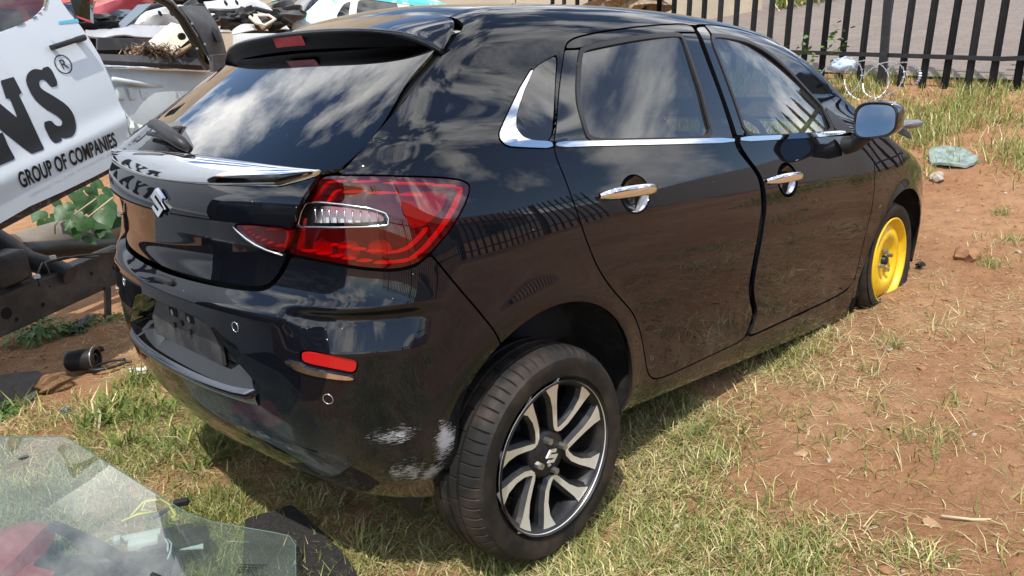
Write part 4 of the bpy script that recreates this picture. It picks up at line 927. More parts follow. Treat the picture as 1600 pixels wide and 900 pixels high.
M['stone']=mat('pale_stone',(.42,.36,.29),.9,noise=(25,(.25,.2,.16),.4,.7))
x,y=scatter(11000,-1.5,5.5,-2.6,3.0,lambda x,y: 1-.75*lawn(x,y)); tag(rocks('earth_clods',x,y,np.minimum(rng.lognormal(-5.35,.5,len(x)),.022),M['clod']),'loose reddish clods and crumbs on the bare earth','clods',kind='stuff')
x,y=scatter(700,-1.5,5.5,-2.6,3.0,lambda x,y: 1+0*x); tag(rocks('pale_pebbles',x,y,np.minimum(rng.lognormal(-5.3,.45,len(x)),.018),M['stone']),'small pale pebbles strewn over grass and earth','pebbles',kind='stuff')

# ------------------------------------------------------------------ fence, road, wall
M['fence']=mat('fence_paint',(.012,.012,.014),.42,noise=(12,(.035,.03,.027),.5,.8))
M['wall']=mat('plaster_wall',(.48,.40,.29),.92,noise=(1.4,(.36,.29,.21),.4,.75),bump=(30,.3,.01))
M['paver']=mat('paver',(.16,.13,.115),.9,noise=(5,(.22,.18,.155),.35,.7))
M['road']=mat('road_bed',(.16,.135,.12),.93,noise=(2.5,(.22,.18,.16),.35,.7))
def palisade(name,A,B_,h,label,sp=.21,lean=None,skip=None):
    A,B_=Vector(A),Vector(B_); d=B_-A; L=Vector((d.x,d.y,0)).length; u=Vector((d.x,d.y,0)).normalized(); nrm=Vector((-u.y,u.x,0))
    root=empty(name,(A.x,A.y,float(gz(A.x,A.y))),label,'fence')
    rot=Matrix((u,nrm,Vector((0,0,1)))).transposed()
    # one pale: W-profile strip with a three-point head
    bm=bmesh.new(); w=.036; prof=[(-w,0),(-w*.55,.012),(0,.004),(w*.55,.012),(w,0)]
    lv=[0,h-.12,h]; 
    rows=[]
    for z,k in ((-.25,1),(h-.13,1),(h-.02,.25)): rows.append([bm.verts.new((px*k,py,z)) for px,py in prof])
    for a,b in zip(rows,rows[1:]):
        for i in range(4): bm.faces.new((a[i],a[i+1],b[i+1],b[i]))
    bmesh.ops.solidify(bm,geom=bm.faces[:],thickness=.004)
    bmesh.ops.recalc_face_normals(bm,faces=bm.faces)
    me=bpy.data.meshes.new('pale'); bm.to_mesh(me); bm.free(); me.materials.append(M['fence'])
    n=int(L/sp)
    for i in range(n+1):
        p=A+u*(i*sp)
        if skip and skip(i): continue
        o=bpy.data.objects.new('pale',me); COL.objects.link(o); o.parent=root
        r=rot.to_4x4()@Matrix.Rotation((lean or 0)+random.gauss(0,.006),4,'Y'); r.translation=Vector((p.x,p.y,float(gh(p.x,p.y))))-root.location; o.matrix_local=r
    for zz in (.30,h-.34):
        bm=bmesh.new(); k=max(2,int(L/1.4)); pts=[A+u*(L*i/k) for i in range(k+1)]; prev=None
        for p in pts:
            z=float(gh(p.x,p.y))+zz; q=[Vector((p.x,p.y,z))+nrm*a+Vector((0,0,b)) for a,b in ((.012,-.022),(.05,-.022),(.05,.022),(.012,.022))]; vs_=[bm.verts.new(v) for v in q]
            if prev:
                for i in range(4): bm.faces.new((prev[i],prev[(i+1)%4],vs_[(i+1)%4],vs_[i]))
            else: bm.faces.new(vs_)
            prev=vs_
        bm.faces.new(prev[::-1]); bm_obj('fence_rail',bm,M['fence'],root)
    for i in range(0,int(L/2.9)+1):
        p=A+u*(i*2.9+1.05)
        if (p-A).length>L: break
        bm=bmesh.new(); z=float(gh(p.x,p.y)); box(bm,(p.x+nrm.x*.06,p.y+nrm.y*.06,z+h/2-.2),(.08,.05,h+.25),rot); bm_obj('fence_post',bm,M['fence'],root)
    return root
FA,FB=(7.603,-0.161,0.845),(7.449,1.88,1.027)
fd_=(Vector(FB)-Vector(FA)); F0=Vector(FA)-fd_*1.3; F1=Vector(FA)+fd_*2.9
palisade('palisade_fence',(F0.x,F0.y,0),(F1.x,F1.y,0),1.85,'black steel palisade fence at the far edge of the yard',lean=-.05)
palisade('palisade_fence',(-6.5,-6.3,0),(F0.x+.2,-6.9,0),1.9,'long black palisade fence seen only mirrored in the black car doors')
# paved road beyond the fence, rising away
fu=fd_.normalized(); fn=Vector((fu.y,-fu.x,0)) 
if fn.x<0: fn=-fn
fu=Vector((fu.x,fu.y,0)).normalized(); fn=Vector((fn.x,fn.y,0)).normalized()
def rz(t,s): 
    p=Vector((FA[0],FA[1],0))+fu*s+fn*t; return Vector((p.x,p.y,max(float(gh(p.x,p.y)),float(gh(FA[0],FA[1])))+.012+.02*max(t,0)))
ts=np.concatenate([[.35],np.linspace(1,45,30)]); sx=np.linspace(-30,7.5,26); Vr=np.array([[rz(t,s)[:] for s in sx] for t in ts]).reshape(-1,3)
i_=(np.arange(len(ts)-1)[:,None]*26+np.arange(25)[None]).ravel(); 
mr=M['road']; t=mr.node_tree; b=t.nodes['Principled BSDF']
tcn=N(t,'ShaderNodeTexCoord'); mpn=N(t,'ShaderNodeMapping'); mpn.inputs['Rotation'].default_value=(0,0,-math.atan2(fu.y,fu.x)); t.links.new(tcn.outputs['Object'],mpn.inputs[0])
br=N(t,'ShaderNodeTexBrick',i_Scale=1.0); br.inputs['Brick Width'].default_value=.22; br.inputs['Row Height'].default_value=.115; br.inputs['Mortar Size'].default_value=.008
br.inputs['Color1'].default_value=(.15,.12,.105,1); br.inputs['Color2'].default_value=(.20,.165,.145,1); br.inputs['Mortar'].default_value=(.10,.075,.06,1)
t.links.new(mpn.outputs[0],br.inputs[0]); mxn=N(t,'ShaderNodeMix',data_type='RGBA'); mxn.inputs[0].default_value=.5
t.links.new(b.inputs['Base Color'].links[0].from_socket,mxn.inputs[6]); t.links.new(br.outputs[0],mxn.inputs[7]); t.links.new(mxn.outputs[2],b.inputs['Base Color'])
road=tag(link('paved_road',np_mesh('paved_road',Vr,np.stack([i_,i_+26,i_+27,i_+1],-1)),mr),kind='structure')
bm=bmesh.new(); box(bm,(0,0,0),(.208,.103,.03),bev=.006); mep=bpy.data.meshes.new('paver'); bm.to_mesh(mep); bm.free(); mep.materials.append(M['paver'])
cnt=0
for r in range(25):
    for c in range(12):
        s=-2.35+.22*c+(.11 if r%2 else 0); t_=.45+.115*r
        a,b_,c_=rz(t_,s),rz(t_,s+.1),rz(t_+.1,s); o=bpy.data.objects.new('paver',mep); COL.objects.link(o); o.parent=road
        ex=(b_-a).normalized(); ez=ex.cross((c_-a).normalized()).normalized(); ez=ez if ez.z>0 else -ez; ey=ez.cross(ex)
        m_=Matrix((ex,ey,ez)).transposed().to_4x4(); m_.translation=a+Vector((0,0,.004+random.uniform(-.002,.003))); o.matrix_local=m_
# plastered boundary wall behind the wrecks
W0,W1=Vector((12.215,5.084,1.801)),Vector((4.094,11.166,2.278)); dw=W1-W0; dw.z=0
bm=bmesh.new(); mid=W0+dw*.5+dw*.15; L=dw.length*1.3; ang=math.atan2(dw.y,dw.x); zt=min(float(gh(W0.x,W0.y)),float(gh(W1.x,W1.y)))
wr=empty('boundary_wall',(mid.x,mid.y,zt),'beige plastered boundary wall behind the wrecks and the fence','wall')
for i in range(6):
    bm=bmesh.new(); p=W0+dw.normalized()*(L/6*(i+.5)); box(bm,(p.x,p.y,zt+1.7),(L/6-.015,.2,4.4),Matrix.Rotation(ang,3,'Z'),bev=.01); bm_obj('wall_panel',bm,M['wall'],wr)
# green verge at the end of the wall
n=9000; s=rng.uniform(0,6,n); q=rng.normal(0,.45,n); wx=W0.x+(-dw.normalized().x)*s*.9+q*.7+.3; wy=W0.y+(-dw.normalized().y)*s*.9+q*.2-.2
P=np.stack([wx,wy,gz(wx,wy)+.15],-1); tag(blades('roadside_grass',P,rng.uniform(.15,.45,n),rng.uniform(.012,.022,n),rng.uniform(.1,1.0,n),gcol(n,.6,.36,.03)*1.2),'green roadside grass at the end of the beige wall','grass',kind='stuff')
# razor wire loops thrown against the fence
M['wire']=mat('galvanised_wire',(.42,.43,.44),.4,.7)
rw=empty('razor_wire',(6.974,1.111,0.837),'loops of galvanised razor wire lying against the fence','razor wire')
ctr=[((6.825,1.311,1.025),.20),((6.869,1.069,0.993),.21),((6.876,0.909,0.995),.19),((6.938,0.74,1.031),.15)]
for ci,(c,r) in enumerate(ctr):
    bm=bmesh.new(); c=Vector(c); ax1=Vector((-.42,.88,.1)).normalized() if ci%2 else Vector((-.35,.9,-.15)).normalized(); ax2=Vector((.25+.15*ci,.1,1)).normalized()
    pts=[c+ax1*(r*math.cos(a))+ax2*(r*math.sin(a))+Vector((.05*a/6.28,0,0)) for a in np.linspace(.3,.3+2*math.pi*(.95 if ci<3 else .6),40)]
    tube(bm,pts,.0045,5)
    for i in range(1,39,2):
        d=(pts[i+1]-pts[i-1]).normalized(); box(bm,pts[i],(.010,.026,.014),d.to_track_quat('X','Z').to_matrix())
    bm_obj('wire_loop',bm,M['wire'],rw)
M['bag']=mat('plastic_bag',(.45,.55,.72),.35)
bm=bmesh.new(); bmesh.ops.create_icosphere(bm,subdivisions=3,radius=1)
for v in bm.verts: v.co=Vector((v.co.x*.10,v.co.y*.13,v.co.z*.075))*(1+.35*math.sin(9*v.co.x+5*v.co.z)*math.cos(7*v.co.y))
bmesh.ops.translate(bm,vec=(6.931,1.324,1.148),verts=bm.verts); tag(bm_obj('plastic_bag',bm,M['bag'],None,True),'crumpled blue and white plastic bag caught on the fence rail','plastic bag')
# fence creepers
bm=bmesh.new()
for k in range(90):
    p=Vector(random.choice([(7.141,1.84,1.307),(7.063,1.768,1.173),(7.179,1.51,1.356),(7.171,1.525,1.421)]))+Vector((random.gauss(0,.06),random.gauss(0,.08),random.gauss(0,.10))); r=random.uniform(.02,.04)
    q=Matrix.Rotation(random.uniform(0,6.3),3,'Z')@Matrix.Rotation(random.uniform(-1,1),3,'X'); bm.faces.new([bm.verts.new(p+q@Vector(a)*r) for a in ((-1,0,0),(0,-.7,.1),(1,0,0),(0,.8,.1))])
M['leaf']=mat('leaf',(.07,.15,.03),.5,noise=(9,(.13,.22,.05),.4,.7))
tag(bm_obj('creeper',bm,M['leaf']),'green creeper climbing the fence pales behind the windscreen','plant')
# building mirrored in the side glass
M['roofb']=mat('brown_roof',(.19,.085,.05),.8,noise=(3,(.25,.12,.075),.4,.7)); M['bwall']=mat('building_wall',(.36,.30,.24),.9); M['dusk']=mat('blue_cladding',(.05,.06,.085),.6)
hb=empty('long_building',(4.5,-17,float(gh(4.5,-17))),'low building with brown roof seen only mirrored in the side windows','building')
g0=float(gh(4.5,-17)); bm=bmesh.new(); box(bm,(4.5,-17,g0+1.2),(17,5,2.8)); bm_obj('building_wall',bm,M['bwall'],hb)
bm=bmesh.new(); prism(bm,[(-4.6,-13.9,g0+2.5),(-4.6,-17,g0+4.1),(-4.6,-20.1,g0+2.5)],(18.2,0,0)); bm_obj('building_roof',bm,M['roofb'],hb)
for i in range(5):
    bm=bmesh.new(); box(bm,(-2+3.1*i,-14.48,g0+1.5),(1.3,.06,1.0)); bm_obj('building_window',bm,M['gloss_black'],hb)
# ------------------------------------------------------------------ the white pickup cab on the left
T0,E1,E2,TN=[Vector(v) for v in ((-0.639,1.788,0.725),(0.888,0.383,0.256),(-0.274,-0.006,0.962),(0.37,-0.924,0.099))]
M['white']=mat('white_paint',(.60,.645,.68),.28,coat=.3,noise=(3.5,(.52,.55,.57),.5,.8))
M['vinyl']=mat('black_vinyl',(.012,.012,.013),.4)
M['blue_tape']=mat('blue_scuff',(.12,.45,.62),.5)
M['rust']=mat('rusty_edge',(.07,.045,.035),.85,noise=(40,(.30,.27,.24),.55,.75))
M['chassis']=mat('chassis_black',(.028,.029,.031),.5,noise=(7,(.085,.08,.075),.45,.75),bump=(90,.25,.004))
M['dusty']=mat('dusty_metal',(.17,.145,.12),.8,noise=(6,(.26,.22,.18),.4,.7))
def tp(a,b,o=0.):
    k=-.085*((b-.30)/.75)**2+.012*math.sin(3.0*b)*0; cre=.012*math.exp(-((b-.155-.02*a)/.05)**2)
    return T0+E1*a+E2*b+TN*(k+cre+o)
def tpanel(name,poly,mt,parent,o=0.,sk=.03,st=.012,ck=0,holes=()):
    p=np.array(poly); lo,hi=p.min(0)-st*2,p.max(0)+st*2; A=np.arange(lo[0],hi[0],st); Bq=np.arange(lo[1],hi[1],st); AA,BB=np.meshgrid(A,Bq,indexing='ij')
    b=Base(); Q=np.stack([AA.ravel(),BB.ravel()],-1); b.V=np.array([tp(x,y,o)[:] for x,y in Q]); h=.004
    du=np.array([tp(x+h,y,o)[:] for x,y in Q])-b.V; dv=np.array([tp(x,y+h,o)[:] for x,y in Q])-b.V; n=np.cross(du,dv); b.N=n/np.linalg.norm(n,axis=1,keepdims=True)
    m_=len(Bq); i=(np.arange(len(A)-1)[:,None]*m_+np.arange(m_-1)[None]).ravel(); b.T=np.concatenate([np.stack([i,i+m_,i+m_+1],-1),np.stack([i,i+m_+1,i+1],-1)])
    ph=poly_phi(poly,Q,chaikin=ck,pad=.2)
    for hpoly in holes: ph=np.maximum(ph,-poly_phi(hpoly,Q,chaikin=1,pad=.2))
    V,Nn,T=clip(b,ph); V,Nn,T=skirt(V,Nn,T,sk) if sk else (V,Nn,T)
    return link(name,np_mesh(name,V,T,Nn),mt,parent)
cab=empty('pickup_cab',(T0.x,T0.y,float(gh(T0.x,T0.y))),'white pickup cab with black lettering on its door beside the hatchback','pickup')
edge=[(0.902,0.878),(0.838,0.773),(0.847,0.711),(0.866,0.646),(0.876,0.576),(0.884,0.495),(0.88,0.399),(0.871,0.293),(0.862,0.206),(0.844,0.134),(0.816,0.082),(0.778,0.048),(0.695,-0.006)]
win=[(0.253,0.722),(0.438,0.717),(0.552,0.723),(0.655,0.736),(0.724,0.759),(0.764,0.788),(0.83,0.891),(0.869,1.026),(0.473,1.084)]
doorp=[(-1.15,.012)]+[(-1.15,1.35),(edge[0][0]-.12,1.25)]+edge+[(0.545,-0.008),(0.349,-0.003),(0.172,0.006),(-0.001,-0.002)]
door=tpanel('cab_door',doorp,M['white'],cab,holes=[win],ck=0)
tpanel('cab_window',win,M['tint'],door,o=-.015,sk=0)
ws_=np.array(win); c0=ws_.mean(0)
big=[tuple(c0+(p-c0)*1.03) for p in ws_]
frame=tpanel('window_frame',[tuple(c0+(p-c0)*1.035) for p in ws_],M['dusty'],door,o=.004,sk=.02,holes=[[tuple(c0+(p-c0)*.985) for p in ws_][k] for k in range(0)] or [[tuple(c0+(p-c0)*.985) for p in ws_]])
# front wing of the cab, left of the frame, mirrored in the tailgate
tpanel('front_wing',[(-2.1,-.62),(-1.75,-.62),(-1.62,-.40),(-1.35,-.28),(-1.05,-.40),(-.95,-.62),(-.42,-.62),(-.42,-.045),(-2.1,-.045)],M['white'],cab,o=-.02)
# lettering
S_=[(0.596,0.526),(0.589,0.435),(0.545,0.438),(0.538,0.476),(0.519,0.484),(0.5,0.477),(0.492,0.45),(0.535,0.401),(0.577,0.346),(0.59,0.294),(0.569,0.233),(0.529,0.205),(0.481,0.211),(0.468,0.225),(0.462,0.206),(0.412,0.211),(0.416,0.313),(0.463,0.309),(0.472,0.278),(0.497,0.267),(0.517,0.283),(0.506,0.313),(0.463,0.363),(0.434,0.423),(0.44,0.496),(0.468,0.526),(0.509,0.537),(0.538,0.526),(0.547,0.516),(0.552,0.528)]
tpanel('letter_s',S_,M['vinyl'],door,o=.003,sk=0,st=.008,ck=1)
N_=[(0.332,0.535),(0.4,0.532),(0.396,0.458),(0.378,0.459),(0.36,0.205),(0.291,0.209),(0.215,0.352),(0.185,0.409),(0.238,0.496),(0.275,0.45),(0.316,0.368),(0.329,0.457),(0.312,0.457)]
tpanel('letter_n',N_,M['vinyl'],door,o=.003,sk=0,st=.008)
N2=[(0.164,0.339),(0.218,0.339),(0.211,0.282),(0.21,0.218),(0.133,0.219),(0.092,0.221)]
tpanel('letter_n_foot',N2,M['vinyl'],door,o=.003,sk=0,st=.008)
# the rest of the name runs on towards the front of the cab
sb=min(q[1] for q in S_); hb_=max(q[1] for q in S_)-sb; n0=min(q[0] for q in N2)
Ls={'a':[(0,0),(.30,0),(.30,.14),(.24,.14),(.28,.30),(.62,.30),(.66,.14),(.60,.14),(.60,0),(1,0),(1,.14),(.93,.14),(.62,1),(.34,1),(.07,.14),(0,.14)],
    'y':[(.25,0),(.75,0),(.75,.14),(.64,.14),(.64,.42),(.94,.86),(1,.86),(1,1),(.60,1),(.60,.86),(.68,.86),(.52,.58),(.34,.86),(.42,.86),(.42,1),(0,1),(0,.86),(.08,.86),(.38,.42),(.38,.14),(.25,.14)],
    'r':[(0,0),(.42,0),(.42,.14),(.34,.14),(.34,.40),(.46,.40),(.68,0),(1,0),(1,.14),(.92,.14),(.74,.44),(.90,.58),(.92,.80),(.80,.96),(.62,1),(0,1),(0,.86),(.08,.86),(.08,.14),(0,.14)]}
x0=n0-.02
for ch in 'ayr':
    wd=.185; x0-=wd+.02; tpanel('letter_'+ch,[(x0+a*wd,sb+b*hb_) for a,b in Ls[ch]],M['vinyl'],door,o=.003,sk=0,st=.01)
def ptext(body,a0,b0,a1,b1,hgt,name,sx=1.0,bold=.02):
    cu=bpy.data.curves.new('txt','FONT'); cu.body=body; cu.size=1; cu.offset=bold; cu.space_character=1.05
    o=bpy.data.objects.new('txt',cu); COL.objects.link(o); bpy.context.view_layer.update(); me=bpy.data.meshes.new_from_object(o.evaluated_get(bpy.context.evaluated_depsgraph_get())); bpy.data.objects.remove(o)
    v=np.array([q.co[:] for q in me.vertices]); w=v[:,0].max(); L=math.hypot(a1-a0,b1-b0); ux,uy=(a1-a0)/L,(b1-b0)/L; k=hgt/.70
    for q,p in zip(me.vertices,v):
        s=p[0]/w*L; tt=p[1]*k; q.co=tp(a0+ux*s-uy*tt,b0+uy*s+ux*tt,.0035)
    return link(name,me,M['vinyl'],door)
(ta,tb),(tc_,td)=(0.171,0.094),(0.747,0.077)
ptext('GROUP OF COMPANIES',ta,tb,tc_,td,.068,'small_lettering',bold=.028)
rc=((0.667,0.513)); rr=.045
ring=[(rc[0]+rr*math.cos(a),rc[1]+rr*math.sin(a)) for a in np.linspace(0,2*np.pi,33)]
bm=bmesh.new(); v1=[bm.verts.new(tp(rc[0]+rr*math.cos(a),rc[1]+rr*math.sin(a),.003)) for a in np.linspace(0,2*np.pi,40,endpoint=False)]; v2=[bm.verts.new(tp(rc[0]+rr*.88*math.cos(a),rc[1]+rr*.88*math.sin(a),.003)) for a in np.linspace(0,2*np.pi,40,endpoint=False)]
for i in range(40): bm.faces.new((v1[i],v1[(i+1)%40],v2[(i+1)%40],v2[i]))
bm_obj('mark_ring',bm,M['vinyl'],door)
ptext('R',rc[0]-.018,rc[1]-.022,rc[0]+.020,rc[1]-.022,.046,'mark_letter',bold=.0)
tpanel('blue_scuff',[(0.758,0.693),(0.868,0.682),(0.871,0.663),(0.758,0.681)],M['blue_tape'],door,o=.002,sk=0,st=.006)
# handle and its dish
(h0,h1)=((0.643,0.597)),((0.832,0.597))
bm=bmesh.new(); a=tp(h0[0],h0[1],.035); b=tp(h1[0],h1[1],.035); d=b-a; q=Matrix((d.normalized(),TN.cross(d.normalized()),TN)).transposed(); box(bm,(a+b)/2,(d.length,.024,.018),q,bev=.006)
box(bm,tp(h0[0]+.012,h0[1],.017),(.022,.022,.036),q,bev=.004); box(bm,tp(h1[0]-.02,h1[1]-.002,.017),(.04,.028,.04),q,bev=.005); bm_obj('door_handle',bm,M['black_plastic'],door,True,40)
bm=bmesh.new(); hc=(0.719,0.63); vs_=[bm.verts.new(tp(hc[0]+.045*math.cos(a),hc[1]+.03*math.sin(a),.002)) for a in np.linspace(0,2*np.pi,28,endpoint=False)]; bm.faces.new(vs_); bm_obj('handle_dish',bm,M['white'],door)
# sill below the door and dark cab body behind
tpanel('cab_sill',[(-1.15,-.035),(edge[-1][0]-.02,-.035),(edge[-1][0]-.02,.010),(-1.15,.010)],M['rust'],cab,o=-.03,sk=.25)
bm=bmesh.new(); c=T0-E1*.45+E2*.42-TN*.66; box(bm,c,(1.7,1.0,.72),Matrix((E1,TN,E2)).transposed()); bm_obj('cab_floor_box',bm,M['dark'],cab)
# ------------------------------------------------------------------ bare chassis rail with axle parts
ch=empty('chassis_frame',(-0.394,2.363,-0.104),'bare black chassis rail with bolt holes beneath the white cab','chassis')
A_,B_=Vector((-1.084,2,0.173)),Vector((0.111,2.561,0.299)); d=(B_-A_).normalized(); sid=Vector((d.y,-d.x,0)).normalized(); upv=sid.cross(d); upv=upv if upv.z>0 else -upv
rq=Matrix((d,sid,upv)).transposed(); L=(B_-A_).length; mid=(A_+B_)/2
bm=bmesh.new(); box(bm,mid+sid*.0,(L,.008,.185),rq,bev=.003); box(bm,mid-sid*.045+upv*.0925,(L,.09,.008),rq); box(bm,mid-sid*.045-upv*.0925,(L,.09,.008),rq); bm_obj('side_rail',bm,M['chassis'],ch)
for s,hh,r in ((.55,-.03,.013),(.60,.045,.006),(.43,-.045,.012),(.80,.02,.011),(.92,.0,.016),(.70,.03,.006),(.40,.005,.03)):
    bm=bmesh.new(); p=A_+d*(L*s)+upv*hh+sid*.005; q=rq.to_4x4()@Matrix.Rotation(math.pi/2,4,'X'); q.translation=p; bmesh.ops.create_circle(bm,cap_ends=True,segments=18,radius=r,matrix=q); bm_obj('rail_hole',bm,M['dark'],ch)
bm=bmesh.new(); tube(bm,[(-0.312,2.908,0.397),(0.25,3.158,0.298)],.052,16); bm_obj('propeller_shaft',bm,M['black_plastic'],ch,True,40)
bm=bmesh.new(); tube(bm,[(-0.28,3.203,0.342),(0.037,3.288,0.381),(0.409,3.443,0.398)],[.12,.11,.11],18); bm_obj('dusty_tank',bm,M['dusty'],ch,True,50)
bm=bmesh.new(); tube(bm,[(-0.547,2.569,0.554),(-0.467,2.54,0.475),(-0.407,2.465,0.418),(-0.304,2.431,0.367),(-0.255,2.357,0.325)],[.075,.07,.055,.05,.05],10); box(bm,(-0.553,2.342,0.425),(.2,.14,.16),rq,bev=.02); box(bm,(-0.52,2.365,0.314),(.06,.08,.3),rq,bev=.02); bm_obj('suspension_arm',bm,M['chassis'],ch,True,50)
bm=bmesh.new(); tube(bm,[(-0.455,2.148,0.345),(-0.442,2.208,0.395),(-0.387,2.305,0.423),(-0.205,2.362,0.419),(0.03,2.496,0.377)],.006,6); tube(bm,[(-0.402,2.145,0.389),(-0.386,2.255,0.436),(-0.275,2.331,0.43),(-0.094,2.429,0.381)],.005,6); bm_obj('brake_line',bm,M['black_plastic'],ch,True)
for p in ((-0.337,2.297,0.447),(-0.458,2.159,0.393)): bm=bmesh.new(); box(bm,p,(.03,.02,.018)); bm_obj('white_clip',bm,M['white'],ch)
bm=bmesh.new(); box(bm,(-0.065,2.469,0.118),(.03,.03,.16),Matrix.Rotation(.15,3,'Y')); bm_obj('hanging_bracket',bm,M['chassis'],ch)
# ------------------------------------------------------------------ plants
def leafmesh(bm,p,r,q):
    o=[(0,-1.25),(.30,-.80),(.70,-.28),(.88,.22),(.72,.62),(.35,.76),(0,.50),(-.35,.76),(-.72,.62),(-.88,.22),(-.70,-.28),(-.30,-.80)]
    c=bm.verts.new(Vector(p)+q@Vector((0,.05,.04))*r); vs_=[bm.verts.new(Vector(p)+q@Vector((a,b,-.28*abs(a)+.10*math.sin(5*b+p[0]*40)))*r) for a,b in o]
    for i in range(12): bm.faces.new((c,vs_[i],vs_[(i+1)%12]))
vine=empty('heart_leaf_vine',(-0.058,2.893,-0.08),'heart-leaved green vine growing under the white cab','plant')
M['vine']=mat('vine_leaf',(.022,.065,.015),.45,noise=(22,(.045,.115,.028),.4,.7),bump=(60,.4,.004))
for pos,r in (((0.073,3.157,0.639),0.050),((0.222,2.998,0.574),0.055),((0.094,2.92,0.483),0.050),((0.024,2.876,0.414),0.045),((0.002,3.045,0.438),0.050),((-0.04,3.474,0.44),0.060),((0.25,3.079,0.461),0.060),((0.3,3.407,0.667),0.050),((0.03,3.371,0.579),0.050),((-0.043,3.588,0.5),0.060),((0.192,3.44,0.666),0.045),((0.045,2.902,0.625),.082),((-0.011,2.851,0.52),.078),((-0.086,2.82,0.524),.038),((0.116,2.816,0.541),.075),((0.178,3.017,0.607),.07),((0.119,2.903,0.43),.06),((-0.012,3.17,0.547),.07),((0.169,3.132,0.663),.05),((0.008,3.065,0.593),.04),((0.258,3.101,0.641),.05),((-0.015,3.369,0.476),.06),((0.19,3.212,0.519),.06)):
    bm=bmesh.new()
    q=Matrix.Rotation(random.uniform(-.6,.6),3,'Z')@Matrix.Rotation(R_(65)+random.uniform(-.35,.3),3,'X')@Matrix.Rotation(random.uniform(-.7,.7),3,'Z')
    leafmesh(bm,pos,r,q); bm_obj('leaf',bm,M['vine'],vine,True)
M['stalk']=mat('dry_stalk',(.50,.42,.27),.8)
bm=bmesh.new(); tube(bm,[(-0.09,2.674,0.595),(0.045,2.696,0.664)],.004,5); tube(bm,[(-0.045,2.606,0.576),(0.114,2.622,0.667)],.005,5); tube(bm,[(-0.227,2.594,0.515),(-0.217,2.599,0.562),(-0.196,2.596,0.577)],.004,5); bm_obj('dry_stem',bm,M['stalk'],vine,True)
def weed(name,base,label,n,R0,H,r,mt):
    root=empty(name,base,label,'plant'); bm=bmesh.new(); b=Vector(base)
    for k in range(n):
        a=random.uniform(0,6.28); rad=R0*math.sqrt(random.random()); z=H*random.random()*(1-.5*rad/R0); p=b+Vector((rad*math.cos(a),rad*math.sin(a),z+.01)); s=r*random.uniform(.5,1.2)
        q=Matrix.Rotation(a,3,'Z')@Matrix.Rotation(random.uniform(-.4,.9),3,'Y')
        bm.faces.new([bm.verts.new(p+q@Vector(w)*s) for w in ((-1,0,0),(-.2,-.5,.12),(1,0,-.1),(-.2,.5,.12))])
    bm_obj('leaves',bm,mt,root); bm=bmesh.new()
    for k in range(9):
        a=random.uniform(0,6.28); tube(bm,[b,b+Vector((R0*.4*math.cos(a),R0*.4*math.sin(a),H*.6)),b+Vector((R0*.8*math.cos(a),R0*.8*math.sin(a),H*.8))],.003,4)
    bm_obj('stems',bm,mt,root); return root
weed('leafy_weed',(-0.358,2.811,-0.102),'bushy bright green weed below the chassis rail',330,.20,.13,.026,M['leaf'])
weed('leafy_weed',(-0.183,2.706,-0.089),'small dark green weed right of the bushy one',70,.10,.07,.022,M['vine'])
weed('leafy_weed',(-0.021,2.729,-0.078),'thin low weed beside the left edge of the bumper',60,.12,.06,.018,M['leaf'])
weed('leafy_weed',(-0.797,1.761,-0.133),'green weed at the left edge near the glass sheet',70,.09,.08,.022,M['leaf'])

# ------------------------------------------------------------------ wrecks behind on the left
M['dirty_white']=mat('dirty_white',(.46,.47,.47),.5,noise=(5,(.30,.29,.27),.45,.75)); M['silver']=mat('silver_panel',(.40,.41,.42),.38,.15,noise=(5,(.42,.42,.42),.5,.8))
M['tubwhite']=mat('tub_white',(.52,.58,.59),.5,noise=(3,(.42,.45,.44),.45,.75))
M['greyp']=mat('grey_trim',(.055,.056,.06),.6,noise=(8,(.10,.10,.10),.45,.75))
M['bluegrey']=mat('blue_grey',(.11,.15,.19),.4)
M['cream']=mat('cream_metal',(.62,.56,.45),.6,noise=(12,(.42,.36,.27),.5,.8))
M['fur']=mat('brown_fluff',(.20,.14,.09),.95,noise=(20,(.40,.31,.21),.4,.7))
def quadsheet(name,pts,mt,parent,nu=12,nv=6,bulge=0.,th=.012,crumple=0.,seed=1,bdir=None):
    """bilinear sheet from four corners (bl, br, tr, tl), bulged along its normal, with thickness"""
    a,b,c,d=[np.array(p,float) for p in pts]; n=np.cross(b-a,d-a); n/=np.linalg.norm(n)
    if n@(np.array(CAM_POS)-a)<0: n=-n
    U,Vv=np.meshgrid(np.linspace(0,1,nu),np.linspace(0,1,nv),indexing='ij'); u,v=U.ravel()[:,None],Vv.ravel()[:,None]
    P=(a*(1-u)+b*u)*(1-v)+(d*(1-u)+c*u)*v; P=P+n*(bulge*np.sin(np.pi*u)*np.sin(np.pi*v)+bulge*.5*np.sin(np.pi*v)+crumple*(vnoise(u*4,v*4,1.3,seed)+.6*vnoise(u*9,v*9,1.3,seed+5)))
    bm=bmesh.new(); vs_=[bm.verts.new(p) for p in P]
    for i in range(nu-1):
        for j in range(nv-1): bm.faces.new((vs_[i*nv+j],vs_[(i+1)*nv+j],vs_[(i+1)*nv+j+1],vs_[i*nv+j+1]))
    bmesh.ops.recalc_face_normals(bm,faces=bm.faces); bmesh.ops.solidify(bm,geom=bm.faces[:],thickness=th)
    return bm_obj(name,bm,mt,parent,True,35)
